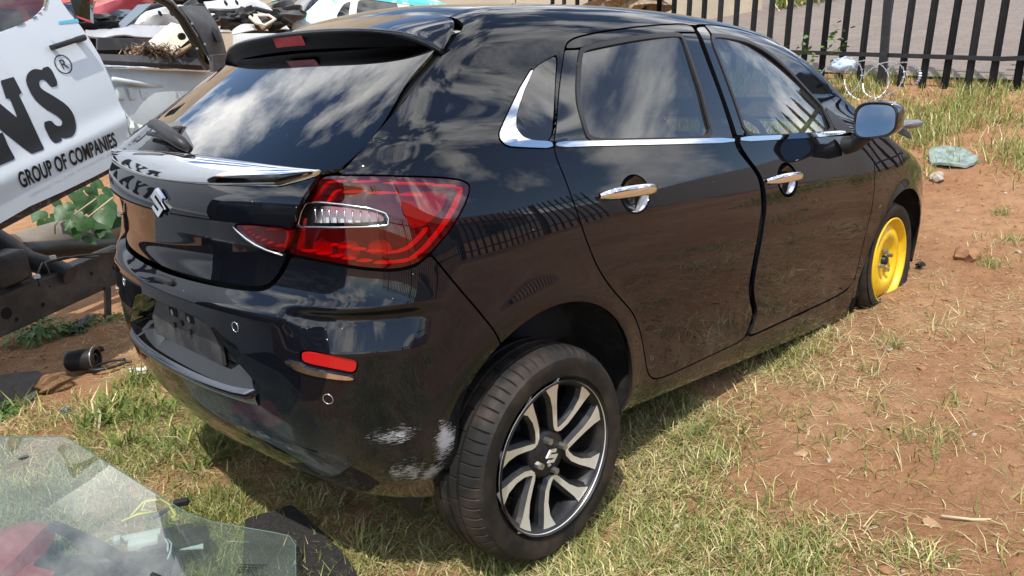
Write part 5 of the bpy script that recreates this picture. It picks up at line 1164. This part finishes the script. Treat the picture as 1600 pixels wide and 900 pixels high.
# load tub
tub=empty('pickup_tub',(1.208,5.153,0.18),'pale stamped pickup load tub between the cab door and the hatchback','pickup tub')
quadsheet('tub_wall',((0.391,3.702,0.745),(1.441,4.038,0.655),(1.539,4.023,1.351),(0.394,3.724,1.408)),M['tubwhite'],tub,30,14,bulge=.04,th=.03)
for i in range(5):
    bm=bmesh.new(); c=Vector(((0.634,3.698,1.229),(0.725,3.739,1.22),(0.815,3.769,1.211),(0.914,3.806,1.201),(1.015,3.84,1.191))[i]); q=Matrix.Rotation(.45,3,'Z'); box(bm,c,(.066,.03,.085),q,bev=.014); bm_obj('tub_dimple',bm,M['tubwhite'],tub,True,40)
bm=bmesh.new(); tube(bm,[(0.587,3.661,1.324),(1.046,3.86,1.245)],.018,8); bm_obj('tub_bead',bm,M['tubwhite'],tub,True)
bm=bmesh.new(); tube(bm,[(0.489,3.641,1.414),(1.403,3.921,1.358)],.012,8); bm_obj('tub_moulding',bm,M['chrome'],tub,True)
quadsheet('tub_rail',((0.505,3.688,1.42),(1.434,3.962,1.368),(1.453,4.007,1.426),(0.527,3.732,1.462)),M['greyp'],tub,8,3,th=.05)
quadsheet('tub_crumple',((0.494,3.457,0.746),(0.733,3.474,0.717),(0.754,3.592,0.963),(0.572,3.558,1.108)),M['tubwhite'],tub,14,10,crumple=.10,th=.008,seed=4)
# canopy with black rear frame
can=empty('load_canopy',(2.283,6.407,0.392),'dark grey canopy with a black curved window frame over the tub','canopy')
bm=bmesh.new(); tube(bm,[(0.805,3.549,1.886),(0.923,3.558,1.857),(1.02,3.576,1.811),(1.099,3.604,1.721),(1.172,3.634,1.602),(1.24,3.664,1.46),(1.287,3.699,1.378)],.034,10); bm_obj('window_frame',bm,M['gloss_black'],can,True)
quadsheet('canopy_side',((1.286,3.697,1.47),(1.532,3.912,1.483),(1.432,3.939,1.823),(1.099,3.652,1.794)),M['greyp'],can,10,8,bulge=.05,th=.02)
quadsheet('canopy_strip',((1.378,3.706,1.56),(1.428,3.737,1.561),(1.371,3.757,1.681),(1.321,3.726,1.679)),M['black_plastic'],can,3,3,th=.02,bulge=.02)
quadsheet('canopy_base',((1.254,3.605,1.349),(1.437,3.739,1.347),(1.452,3.729,1.477),(1.259,3.599,1.466)),M['greyp'],can,3,3,th=.03)
for p in ((1.139,3.534,1.678),(1.223,3.558,1.54),(1.152,3.537,1.509)): bm=bmesh.new(); bmesh.ops.create_icosphere(bm,subdivisions=1,radius=.010,matrix=Matrix.Translation(p)); bm_obj('rivet',bm,M['steel'],can)
# junk inside
def lump(name,c,s,mt,label,cat,rot=0.,rough=.25,sub=3,parent=None):
    bm=bmesh.new(); bmesh.ops.create_icosphere(bm,subdivisions=sub,radius=1); q=Matrix.Rotation(rot,3,'Z'); c=Vector(c)
    for v in bm.verts:
        p=v.co.copy(); k=1+rough*(math.sin(5*p.x+3*p.y+c.x*7)*.5+math.sin(8*p.z+6*p.y+c.y*5)*.4+random.uniform(-.3,.3)*.5); v.co=c+q@Vector((p.x*s[0]*k,p.y*s[1]*k,p.z*s[2]*k))
    o=bm_obj(name,bm,mt,parent,True,45)
    return tag(o,label,cat) if label else o
blk=empty('cream_bracket',(1.153,3.976,1.457),'cream metal bracket with a round hole lying in the tub','bracket')
bm=bmesh.new(); prism(bm,[(1.092,3.998,1.56),(1.111,3.939,1.47),(1.335,3.999,1.613),(1.311,4.059,1.701)],(-.05,.10,.03)); bm_obj('bracket_plate',bm,M['cream'],blk)
bm=bmesh.new(); p=Vector((1.221,3.918,1.614)); bmesh.ops.create_cone(bm,cap_ends=True,segments=18,radius1=.026,radius2=.026,depth=.03,matrix=Matrix.Translation(p)@Matrix.Rotation(math.pi/2,4,'X')); bm_obj('bracket_hole',bm,M['dark'],blk)
fl_=empty('stuffing_clump',(0.994,3.933,1.468),'tangled brown stuffing beside the cream bracket','stuffing')
n=700; c=np.array((0.998,3.931,1.495)); P=c+rng.normal(0,1,(n,3))*np.array([.07,.07,.03]); o=blades('strands',P,rng.uniform(.03,.09,n),rng.uniform(.008,.02,n),rng.uniform(.8,1.5,n),rng.choice([0,1],(n,1))*np.array([[.22,.17,.11]])+np.array([[.10,.07,.05]])*rng.uniform(.6,1.6,(n,1)),fl_); o.location=-fl_.location; o['kind']='stuff'
bm=bmesh.new(); tube(bm,[(0.855,3.987,1.473),(0.927,3.958,1.506),(1.016,3.924,1.476)],.016,6); tube(bm,[(1.107,3.887,1.463),(1.181,3.853,1.506),(1.288,3.913,1.553),(1.289,3.805,1.493)],.02,6); o=bm_obj('rag',bm,M['fur'],fl_,True)
quadsheet('tub_inner_trim',((0.775,4.437,1.549),(1.323,4.444,1.55),(1.331,4.437,1.618),(0.789,4.428,1.641)),M['greyp'],tub,6,3,th=.03)
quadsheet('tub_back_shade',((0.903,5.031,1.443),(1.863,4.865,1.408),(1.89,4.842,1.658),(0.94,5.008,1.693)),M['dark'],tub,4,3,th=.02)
# stacked bonnets and boot lids
def lid(name,label,pts,mt,holes,seal,parent=None,bul=.06):
    root=empty(name,pts[0],label,'car panel'); quadsheet('skin',pts,mt,root,22,8,bulge=bul,crumple=.03,th=.012,seed=int(abs(pts[0][0])*100)%50)
    for h in holes:
        bm=bmesh.new(); q=Matrix.Translation(h)@Matrix.Rotation(R_(70),4,'X')@Matrix.Rotation(.5,4,'Y'); bmesh.ops.create_circle(bm,cap_ends=True,segments=14,radius=.026,matrix=q); bm_obj('panel_hole',bm,M['dark'],root)
    if seal: bm=bmesh.new(); tube(bm,seal,.022,7); bm_obj('rubber_seal',bm,M['black_plastic'],root,True)
lid('scrap_bonnet','long crumpled silver panel lying across the top of the load tub',((0.823,4.732,1.668),(1.595,4.758,1.655),(1.678,5.042,1.767),(0.943,5.109,1.749)),M['silver'],[],None,bul=.03)
lid('boot_lid','white arched boot lid with two square holes behind the canopy frame',((1.352,5.285,1.729),(1.88,5.282,1.761),(2.012,5.427,1.964),(1.602,5.388,1.932)),M['dirty_white'],[Vector((1.59,5.127,1.874)),Vector((1.684,5.109,1.873))],[(1.088,5.061,1.726),(1.206,5.017,1.754),(1.335,5.015,1.847),(1.424,5.029,1.9),(1.578,5.072,1.938)],bul=.05)
quadsheet('blue_strip_panel',((1.115,4.946,1.729),(1.186,4.919,1.727),(1.465,4.957,1.926),(1.362,4.999,1.917)),M['bluegrey'],None,8,3,th=.02)
tag(bpy.data.objects['blue_strip_panel'],'dark blue-grey door strip leaning over the silver panel','car panel')
lid('boot_lid','white boot lid with black seal above the hatchback spoiler',((1.98,5.019,1.7),(2.788,5.041,1.735),(2.719,5.514,2.057),(2.117,5.375,1.996)),M['dirty_white'],[Vector((2.183,5.067,1.966)),Vector((2.291,5.067,1.974))],[(1.936,4.916,1.884),(2.122,4.881,1.878),(2.343,4.82,1.899),(2.546,4.825,1.857),(2.706,4.855,1.769)],bul=.07)
en=empty('engine_scrap',(2.043,4.428,1.675),'black ducts and pale hoses piled on the white boot lid','scrap')
for k,(c,s,mt_) in enumerate((((1.966,4.575,1.768),(.14,.1,.06),'black_plastic'),((2.077,4.516,1.797),(.10,.1,.08),'black_plastic'),((1.889,4.612,1.791),(.06,.06,.05),'dark'),((2.181,4.463,1.751),(.10,.08,.05),'greyp'),((2.325,4.497,1.765),(.09,.08,.07),'dark'))): lump('duct',c,s,M[mt_],None,None,rough=.5,parent=en)
bm=bmesh.new(); tube(bm,[(2.007,4.326,1.792),(2.025,4.264,1.737),(2.087,4.232,1.714),(2.188,4.229,1.766),(2.169,4.294,1.802),(2.059,4.354,1.805)],.014,6,False); tube(bm,[(2.044,4.307,1.791),(2.076,4.239,1.694)],.022,6); bm_obj('hose',bm,M['cream'],en,True)
quadsheet('pale_flap',((1.867,4.408,1.654),(2.044,4.314,1.689),(2.077,4.407,1.737),(1.934,4.484,1.7)),M['dirty_white'],en,6,4,bulge=.03,th=.01)
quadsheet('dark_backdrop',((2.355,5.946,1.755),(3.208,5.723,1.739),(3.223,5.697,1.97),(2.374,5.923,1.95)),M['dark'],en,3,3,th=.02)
lid('red_wing','red car wing with a round lamp hole at the upper left edge',((1.251,5.951,1.848),(2.146,6.462,1.976),(2.29,6.823,2.135),(1.475,6.281,2.059)),mat('faded_red',(.45,.06,.075),.3,coat=.4),[Vector((1.26,5.786,1.892))],[(1.342,5.812,1.873),(1.652,6.015,1.925),(2.059,6.281,1.974)],bul=.12)
hp=empty('parts_heap',(1.052,4.758,1.688),'dark heap of loose parts between the red wing and silver panel','scrap heap')
for k,(c,s_,mt_) in enumerate((((0.995,4.985,1.771),(.16,.12,.06),'dark'),((1.131,5.147,1.803),(.12,.1,.05),'greyp'),((1.531,5.637,1.862),(.2,.15,.06),'bluegrey'),((2.102,5.608,1.946),(.12,.1,.08),'greyp'),((2.119,5.493,1.903),(.08,.08,.07),'dark'),((3.065,5.561,1.932),(.2,.15,.1),'greyp'),((2.357,6.142,2.066),(.3,.2,.12),'dark'))): lump('loose_part',c,s_,M[mt_],None,None,rough=.5,parent=hp)
# black mirror or cab corner beside the door
bm=bmesh.new(); 
for v in (0,): prism(bm,[(0.166,2.929,1.829),(0.312,2.986,1.839),(0.291,3.009,1.657),(0.191,2.935,1.679)],(.1,.25,0))
tag(bm_obj('black_trim_block',bm,M['gloss_black']),'black cab corner trim between the white door and the red car','trim')
# two whole wrecks: same body surface at low resolution
def wreck(name,mtx,pmat,label,strip=None):
    b=make_base('body',60,110,20,110); Q=b.Q; X,Y,Z=b.V.T; Y=np.abs(Y); root=empty(name,mtx.translation[:],label,'car'); MM=np.array(mtx); 
    pr=poly_phi(PL['win_r'],Q); pf_=poly_phi(PL['win_f'],Q); pq=poly_phi(PL['qwin'],Q); gl=np.where(X<XA,poly_phi(PL['glass'],Q),.06); ws=np.maximum.reduce([1.80-.1*Y*Y-X,X-(2.62-.35*Y*Y),Y-(.565+.10*np.clip((X-1.8)/.75,0,1)),.9-Z])
    ar=np.where(Y>.5,np.minimum(np.hypot(X-.03,Z-.29)-.37,np.hypot(X-2.6,Z-.235)-.37),.05); fl=np.array([1,-1,1])
    def add(nm,phi,mt_,off=0.,sd=0):
        V,Nn,T=clip(b,phi); V=V-Nn*off; n=len(V)
        if sd:
            k=np.array([1,sd,1]); V=V*k@MM[:3,:3].T+MM[:3,3]; Nn=Nn*k@MM[:3,:3].T; return link(nm,np_mesh(nm,V,T if sd>0 else T[:,::-1],Nn),mt_,root)
        V=np.concatenate([V,V*fl]); Nn=np.concatenate([Nn,Nn*fl]); T=np.concatenate([T,T[:,::-1]+n])
        V=V@MM[:3,:3].T+MM[:3,3]; Nn=Nn@MM[:3,:3].T; return link(nm,np_mesh(nm,V,T,Nn),mt_,root)
    win=np.minimum.reduce([pr,pf_,pq,gl,ws]); frame_=win-.03
    add('body',np.maximum.reduce([-win,-ar,.22-Z]),pmat)
    for nm,ph in (('rear_side_window',pr),('front_side_window',pf_),('quarter_window',pq)):
        for sd in (1,-1): add(nm,ph,M['tint'],.004,sd)
    for nm,ph in (('rear_window',gl),('windscreen',ws)): add(nm,ph,M['tint'],.004)
    if strip: add('tape_band',np.maximum.reduce([1.375-b.zf,b.zf-1.475,-X*0-1]),strip,-.003)
    for nm,x_ in (('rear_wheels',.0),('front_wheels',2.55)):
        for sy in (-1,1):
            V,T=lathe([(.0,.03),(.19,.03),(.2,.0),(.25,-.01),(.30,.02),(.31,.1),(.30,.19),(.2,.2)],(x_,-.82,.27),seg=40); V[:,1]*=-sy; V=V@MM[:3,:3].T+MM[:3,3]; link('wheel',np_mesh('wheel',V,T),M['rubber'],root)
    return root
M['red']=mat('red_paint',(.42,.035,.045),.3,coat=.5,noise=(3,(.36,.06,.06),.5,.8)); M['tape']=mat('teal_film',(.10,.50,.50),.4,noise=(7,(.62,.66,.66),.5,.62))
M['wornwhite']=mat('worn_white',(.62,.66,.67),.45,noise=(6,(.20,.50,.50),.58,.68))
def place(front,az,sc=1.): m_=Matrix.Rotation(az,4,'Z'); m_.translation=Vector(front); return m_
m_=place((2.236,8.683,1.875),R_(115)); m_.translation.z-=1.0; wreck('red_car',m_,M['red'],'red car wreck beyond the silver panels at the upper left')
m_=place((3.701,6.363,1.704),R_(2)); m_.translation.z-=.93; wreck('taped_car',m_,M['wornwhite'],'white car wreck covered in teal film behind the hatchback roof',M['tape'])
m_=place((6.598,6.003,1.677),R_(-10)); m_.translation.z-=1.05; wreck('grey_car',m_,M['silver'],'pale silver car wreck showing over the middle of the hatchback roof')
lump('junk_heap',(7.365,4.332,2.021),(.45,.4,.18),M['fur'],'brown heap of scrap parts above the hatchback rear door','scrap heap',rough=.6)
# ------------------------------------------------------------------ things lying on the ground at the left
bs=empty('rubber_bush',(-0.376,1.968,-0.103),'black rubber bush lying on the red earth left of the bumper','car part')
c=Vector((-0.359,2.04,-0.102))+Vector((0,0,.055)); ax=Vector((.72,-.62,.05)).normalized(); q=ax.to_track_quat('Z','Y').to_matrix().to_4x4(); q.translation=c
prof=[(.0,-.075),(.046,-.075),(.054,-.06),(.056,.05),(.060,.052),(.060,.066),(.054,.07),(.046,.07),(.044,.03),(.030,.03),(.028,.062),(.018,.064),(.017,.0),(0,.0)]
V=[];seg=36
for r,z in prof: V+= [(q@Vector((r*math.cos(a),r*math.sin(a),z)))[:] for a in np.linspace(0,2*np.pi,seg,endpoint=False)]
i=np.arange(len(prof)-1)[:,None]*seg;k=np.arange(seg)[None]; T=np.stack([i+k,i+(k+1)%seg,i+seg+(k+1)%seg,i+seg+k],-1).reshape(-1,4); me=np_mesh('bush_body',V,T); me.set_sharp_from_angle(angle=R_(40)); link('bush_body',me,M['black_plastic'],bs)
bm=bmesh.new(); tube(bm,[q@Vector((.060*math.cos(a),.060*math.sin(a),.060)) for a in np.linspace(0,2*np.pi,30)],.003,5,False); bm_obj('wire_ring',bm,M['steel'],bs,True)
bm=bmesh.new(); g0=Vector((-0.264,1.962,-0.095)); tube(bm,[g0+Vector((.09*math.cos(a)*1.0,.05*math.sin(a),.012)) for a in np.linspace(.4,5.6,24)]+[Vector((-0.18,1.902,-0.089))+Vector((0,0,.01))],.008,6); tag(bm_obj('rubber_loop',bm,M['black_plastic'],None,True),'thin black rubber loop beside the rubber bush','hose')
M['coir']=mat('fibrous_lump',(.26,.15,.07),.98,noise=(28,(.13,.07,.035),.4,.65),bump=(60,1.,.02))
lump('fibrous_clod',Vector((-0.543,1.896,-0.114))+Vector((0,0,.03)),(.085,.075,.055),M['coir'],'brown fibrous clod left of the rubber bush','clod',rot=.5,rough=.22,sub=4)
M['felt']=mat('grey_felt',(.075,.068,.062),.95,noise=(18,(.12,.10,.085),.4,.7),bump=(150,.6,.004))
def flat(name,pts,mt,label,cat,dz=.012,th=.008,wave=.02,nu=14):
    """irregular sheet lying on the ground, outline given in plan"""
    p=np.array(pts)[:,:2]; lo,hi=p.min(0),p.max(0); st=max((hi-lo).max()/44,.008); A=np.arange(lo[0]-st,hi[0]+st,st); Bq=np.arange(lo[1]-st,hi[1]+st,st); AA,BB=np.meshgrid(A,Bq,indexing='ij')
    b=Base(); Q=np.stack([AA.ravel(),BB.ravel()],-1); z=gh(Q[:,0],Q[:,1])+dz+.02+wave*fbm(Q[:,0],Q[:,1],5.,int(abs(lo[0])*91)%60,3); b.V=np.stack([Q[:,0],Q[:,1],z],-1); b.N=np.tile([0,0,1.],(len(Q),1)); m_=len(Bq)
    i=(np.arange(len(A)-1)[:,None]*m_+np.arange(m_-1)[None]).ravel(); b.T=np.concatenate([np.stack([i,i+m_,i+m_+1],-1),np.stack([i,i+m_+1,i+1],-1)])
    V,Nn,T=clip(b,poly_phi(pts and [q[:2] for q in pts],Q,chaikin=1,pad=.3)); V,Nn,T=skirt(V,Nn,T,th+.01); o=link(name,np_mesh(name,V,T),mt)
    return tag(o,label,cat) if label else o
flat('grey_felt_sheet',[(-0.766,2.301,-0.13),(-0.618,2.208,-0.12),(-0.514,2.181,-0.112),(-0.587,1.938,-0.117),(-0.655,1.803,-0.123),(-0.73,1.77,-0.128),(-0.863,1.859,-0.138)],M['felt'],'dark grey felt sheet on the earth at the left edge','sheet')
M['paper']=mat('white_paper',(.68,.64,.56),.9)
lump('crumpled_paper',Vector((-0.184,1.71,-0.089))+Vector((0,0,.012)),(.065,.03,.018),M['paper'],'crumpled white paper scrap beside the bumper edge','paper',rot=-.6,rough=.5)
lump('blue_fragment',Vector((-0.593,1.568,-0.119))+Vector((0,0,.012)),(.025,.018,.012),mat('blue_plastic',(.10,.13,.19),.4),'small blue plastic fragment near the glass sheet','fragment',rough=.5)
lump('black_fragment',Vector((-0.221,2.245,-0.092))+Vector((0,0,.012)),(.022,.016,.016),M['black_plastic'],'small black fragment behind the rubber bush','fragment',rough=.5)
lump('shadowed_rag',Vector((-0.124,2.801,-0.085))+Vector((0,0,.01)),(.13,.04,.03),M['greyp'],'dark rag lying under the end of the chassis rail','rag',rot=.9,rough=.6)
flat('rubber_mat',[(-0.518,0.03,-0.113),(-0.509,0.046,-0.112),(-0.395,-0.009,-0.104),(-0.377,-0.02,-0.103),(-0.379,-0.054,-0.103),(-0.401,-0.274,-0.104),(-0.425,-0.434,-0.106),(-0.461,-0.526,-0.109),(-0.59,-0.579,-0.118),(-0.743,-0.384,-0.129)],M['felt'],'black carpet mat under the right end of the glass sheet','mat',dz=.022,wave=.015)
bpy.data.objects['rubber_mat'].data.materials[0]=mat('black_carpet',(.014,.013,.013),.97,noise=(90,(.035,.03,.027),.45,.7),bump=(300,.6,.003))
# unseen dark car and sheet, added left of frame to darken bumper reflections
m_=Matrix.Rotation(R_(84),4,'Z'); m_.translation=Vector((-3.15,-.4,.02)); wreck('unseen_black_wreck',m_,M['gloss_black'],'unseen black car wreck added to darken the hatchback bumper reflection')
flat('unseen_dark_sheet',[(-2.3,.0),(-1.25,.25),(-1.15,1.2),(-1.5,2.0),(-2.4,1.9)],mat('darkening_sheet',(.012,.013,.016),.6),'unseen black sheet added to darken the hatchback bumper reflection','darkening_sheet',wave=.05)
# loose windscreen
GLZ=.035
def gp(p,dz=0.): return (p[0],p[1],GLZ+dz)
M['sheet_glass']=glassmat('windscreen_glass',(.78,.88,.83),boost=3.0,film=(.13,(.42,.50,.44))); M['glass_edge']=mat('glass_edge',(.10,.17,.15),.3)  # pale dust film also paints in the milky veil of reflected sky
wsc=empty('loose_windscreen',(-0.81,0.515,-0.1),'loose windscreen glass lying over parts at the lower left corner','windscreen')
gpl=[(-1.489,1.132,0.204),(-0.985,0.768,0.164),(-0.838,0.645,0.149),(-0.823,0.618,0.145),(-0.693,0.029,0.038),(-0.656,-0.059,0.024),(-0.541,-0.222,-0.001),(-0.517,-0.263,-0.007),(-0.524,-0.305,-0.016),(-0.695,-0.583,-0.08),(-1.125,-0.622,-0.114),(-1.626,-0.154,-0.054)]
bm=bmesh.new(); bm.faces.new([bm.verts.new(p) for p in gpl]); bm_obj('glass_pane',bm,M['sheet_glass'],wsc)
bm=bmesh.new(); tube(bm,gpl+[gpl[0]],.0016,5,False); bm_obj('glass_rim',bm,M['glass_edge'],wsc,True)
bm=bmesh.new(); c=Vector((-0.96,0.608,0.134)); bmesh.ops.create_circle(bm,cap_ends=True,segments=18,radius=.016,matrix=Matrix.Translation(c)); bm_obj('sensor_spot',bm,M['dark'],wsc)
bm=bmesh.new()
for r_ in range(4):
    for k in range(9-r_):
        p=Vector((-0.672,-0.269,-0.018))+Vector((.52,-.62,0)).normalized()*(.0085*k)+Vector((-.62,-.52,0)).normalized()*(.011*r_); box(bm,p,(.005,.004,.0006),Matrix.Rotation(-.87,3,'Z'))
bm_obj('glass_stamp',bm,M['dark'],wsc)
# parts below the glass
M['pinkred']=mat('red_plastic',(.36,.05,.06),.35,coat=.3)
rl=empty('red_lamp',(-1.041,0.446,-0.1),'red ribbed tail lamp under the loose windscreen','car lamp')
bm=bmesh.new(); a0=Vector((-1.261,0.226,-0.06)); a1=Vector((-1.002,0.454,-0.05)); d=(a1-a0).normalized(); sd_=Vector((-d.y,d.x,0)); rings=[]
for t,w,h in ((0,.10,.05),(.35,.115,.06),(.7,.10,.055),(.92,.08,.045),(1,.065,.03)):
    c=a0+(a1-a0)*t; ring=[]
    for a in np.linspace(0,math.pi,13): 
        rr=1+.06*math.cos(8*a); ring.append(bm.verts.new(c+sd_*(w*math.cos(a)*rr)+Vector((0,0,h*math.sin(a)*rr))))
    rings.append(ring)
for r1,r2 in zip(rings,rings[1:]):
    for k in range(12): bm.faces.new((r1[k],r1[k+1],r2[k+1],r2[k]))
bm.faces.new(rings[-1]); bm_obj('lamp_cover',bm,M['pinkred'],rl,True,40)
lump('lamp_base',Vector((-1.139,0.232,-0.07)),(.13,.1,.03),M['pinkred'],None,None,parent=rl,rough=.05)
pi_=empty('black_pipes',(-0.891,0.272,-0.1),'two black pipes crossing under the loose windscreen','pipe')
bm=bmesh.new(); tube(bm,[(-0.961,0.391,-0.03),(-0.912,0.165,-0.02),(-0.865,-0.121,-0.02),(-0.847,-0.343,-0.02)],.017,10); bm_obj('pipe',bm,M['black_plastic'],pi_,True)
bm=bmesh.new(); tube(bm,[(-1.051,0.246,-0.06),(-0.918,0.116,-0.06),(-0.78,-0.005,-0.06)],.027,12); bm_obj('pipe',bm,M['black_plastic'],pi_,True)
ct=empty('switch_module',(-0.755,0.22,-0.1),'grey switch module with yellow wires under the loose windscreen','module')
M['palegrey']=mat('pale_grey_plastic',(.46,.48,.47),.6)
bm=bmesh.new(); p0=Vector((-0.813,0.11,-0.02)); q=Matrix.Rotation(-.45,3,'Z'); box(bm,p0,(.13,.028,.012),q,bev=.003); box(bm,p0+Vector((.005,-.03,-.012)),(.085,.05,.03),q,bev=.006); box(bm,p0+Vector((-.055,.0,.012)),(.02,.03,.024),q,bev=.003); bm_obj('module_case',bm,M['palegrey'],ct,True,40)
bm=bmesh.new(); box(bm,Vector((-0.747,0.066,-0.06)),(.16,.12,.06),q,bev=.02); box(bm,Vector((-0.696,0.008,-0.05)),(.10,.10,.05),q,bev=.02); box(bm,Vector((-0.83,0.037,-0.07)),(.2,.08,.05),q,bev=.01); bm_obj('module_base',bm,M['black_plastic'],ct,True,40)
M['ywire']=mat('yellow_wire',(.75,.62,.06),.45)
bm=bmesh.new()
tube(bm,[(-0.819,0.215,-0.01),(-0.775,0.2,0),(-0.729,0.168,0),(-0.761,0.197,0.01),(-0.737,0.224,0.02),(-0.704,0.197,0.02),(-0.695,0.147,0.015),(-0.704,0.081,0.01)],.0045,6); tube(bm,[(-0.792,0.208,0),(-0.743,0.232,0.015),(-0.726,0.212,0.02)],.004,6); bm_obj('yellow_wire',bm,M['ywire'],ct,True)
bm=bmesh.new(); box(bm,Vector((-0.704,0.089,0)),(.022,.012,.012),q); bm_obj('yellow_plug',bm,M['ywire'],ct)
bm=bmesh.new(); tube(bm,[(-0.74,0.174,-0.02),(-0.7,0.157,0),(-0.683,0.145,0.01)],.006,6); box(bm,Vector((-0.666,0.129,0.02)),(.045,.022,.02),q,bev=.004); bm_obj('black_plug',bm,M['black_plastic'],ct)
bm=bmesh.new(); tube(bm,[(-0.763,0.008,-0.01),(-0.766,-0.027,-0.01),(-0.779,-0.048,-0.02),(-0.796,-0.063,-0.03)],.003,5); tube(bm,[(-0.768,0.014,-0.01),(-0.773,-0.02,-0.01),(-0.785,-0.041,-0.02)],.003,5); bm_obj('grey_wire',bm,M['palegrey'],ct,True)
bm=bmesh.new(); prism(bm,[(-0.758,-0.062,-0.02),(-0.699,-0.087,-0.02),(-0.709,-0.109,-0.02)],(0,0,.004)); bm_obj('white_tab',bm,M['white'],ct)
# ------------------------------------------------------------------ odds and ends on the right
M['film']=mat('green_film',(.25,.31,.28),.3,noise=(14,(.13,.17,.155),.4,.65))
flat('plastic_sheet',[(5.347,-0.06,0.462),(5.437,-0.171,0.477),(5.405,-0.319,0.472),(5.2,-0.467,0.438),(5.004,-0.473,0.404),(4.942,-0.329,0.394),(5.014,-0.181,0.406)],M['film'],'crumpled pale green plastic sheet on the earth beyond the front wing','plastic sheet',dz=.02,wave=.045)
lump('red_stone',Vector((3.265,-0.964,0.154))+Vector((0,0,.02)),(.085,.06,.05),M['clod'],'reddish angular stone on the bare earth right of the yellow wheel','stone',rot=.8,rough=.3,sub=2)
lump('ochre_stone',Vector((4.719,-0.333,0.357))+Vector((0,0,.02)),(.10,.05,.04),M['stone'],'pale ochre stone just beyond the front wing','stone',rot=.3,rough=.3,sub=2)
lump('dark_fragment',Vector((3.037,-0.797,0.138))+Vector((0,0,.01)),(.03,.02,.015),M['black_plastic'],'dark fragment on the earth behind the yellow wheel','fragment',rough=.5)
M['headlamp']=mat('cloudy_lens',(.17,.17,.175),.3,noise=(15,(.10,.10,.105),.4,.7))
lump('cloudy_lens',(3.779,-0.42,0.832),(.14,.06,.028),M['headlamp'],'cloudy headlamp lens lying on the bonnet behind the mirror','headlamp',rot=-.2,rough=.08)
quadsheet('bonnet_flap',((3.316,-0.46,0.848),(3.544,-0.524,0.771),(3.634,-0.469,0.799),(3.415,-0.432,0.876)),M['black_plastic'],None,8,4,bulge=.02,th=.01)
tag(bpy.data.objects['bonnet_flap'],'bent black plastic strip below the cloudy lens on the bonnet','trim')
M['dleaf']=mat('dry_leaf',(.38,.24,.13),.85,noise=(20,(.25,.15,.08),.4,.7))
for i,(p,lb) in enumerate((((0.738,-1.603,-0.025),'curled dry leaf nearest the lower right corner'),((1.188,-1.337,0.008),'dry brown leaf lying right of the sill on the earth'),((0.499,-1.445,-0.041),'dry leaf on the red patch at the bottom'),((0.879,-1.149,-0.014),'pale dry leaf in the thin grass right of the rear wheel'))):
    bm=bmesh.new(); q=Matrix.Rotation(i*1.3,3,'Z')@Matrix.Rotation(.3,3,'X'); leafmesh(bm,Vector(p)+Vector((0,0,.016)),.028,q); tag(bm_obj('dry_leaf',bm,M['dleaf'],None,True),lb,'leaf','dry leaves on the ground')
bm=bmesh.new(); p=[Vector((0.783,-1.614,-0.021)),Vector((0.815,-1.687,-0.019)),Vector((0.875,-1.767,-0.015)),Vector((1.001,-1.741,-0.006))]; tube(bm,[v+Vector((0,0,.012)) for v in p],[.004,.0045,.004,.003],6); tag(bm_obj('dry_stick',bm,M['stalk'],None,True),'long bent dry stalk at the lower right','stick')
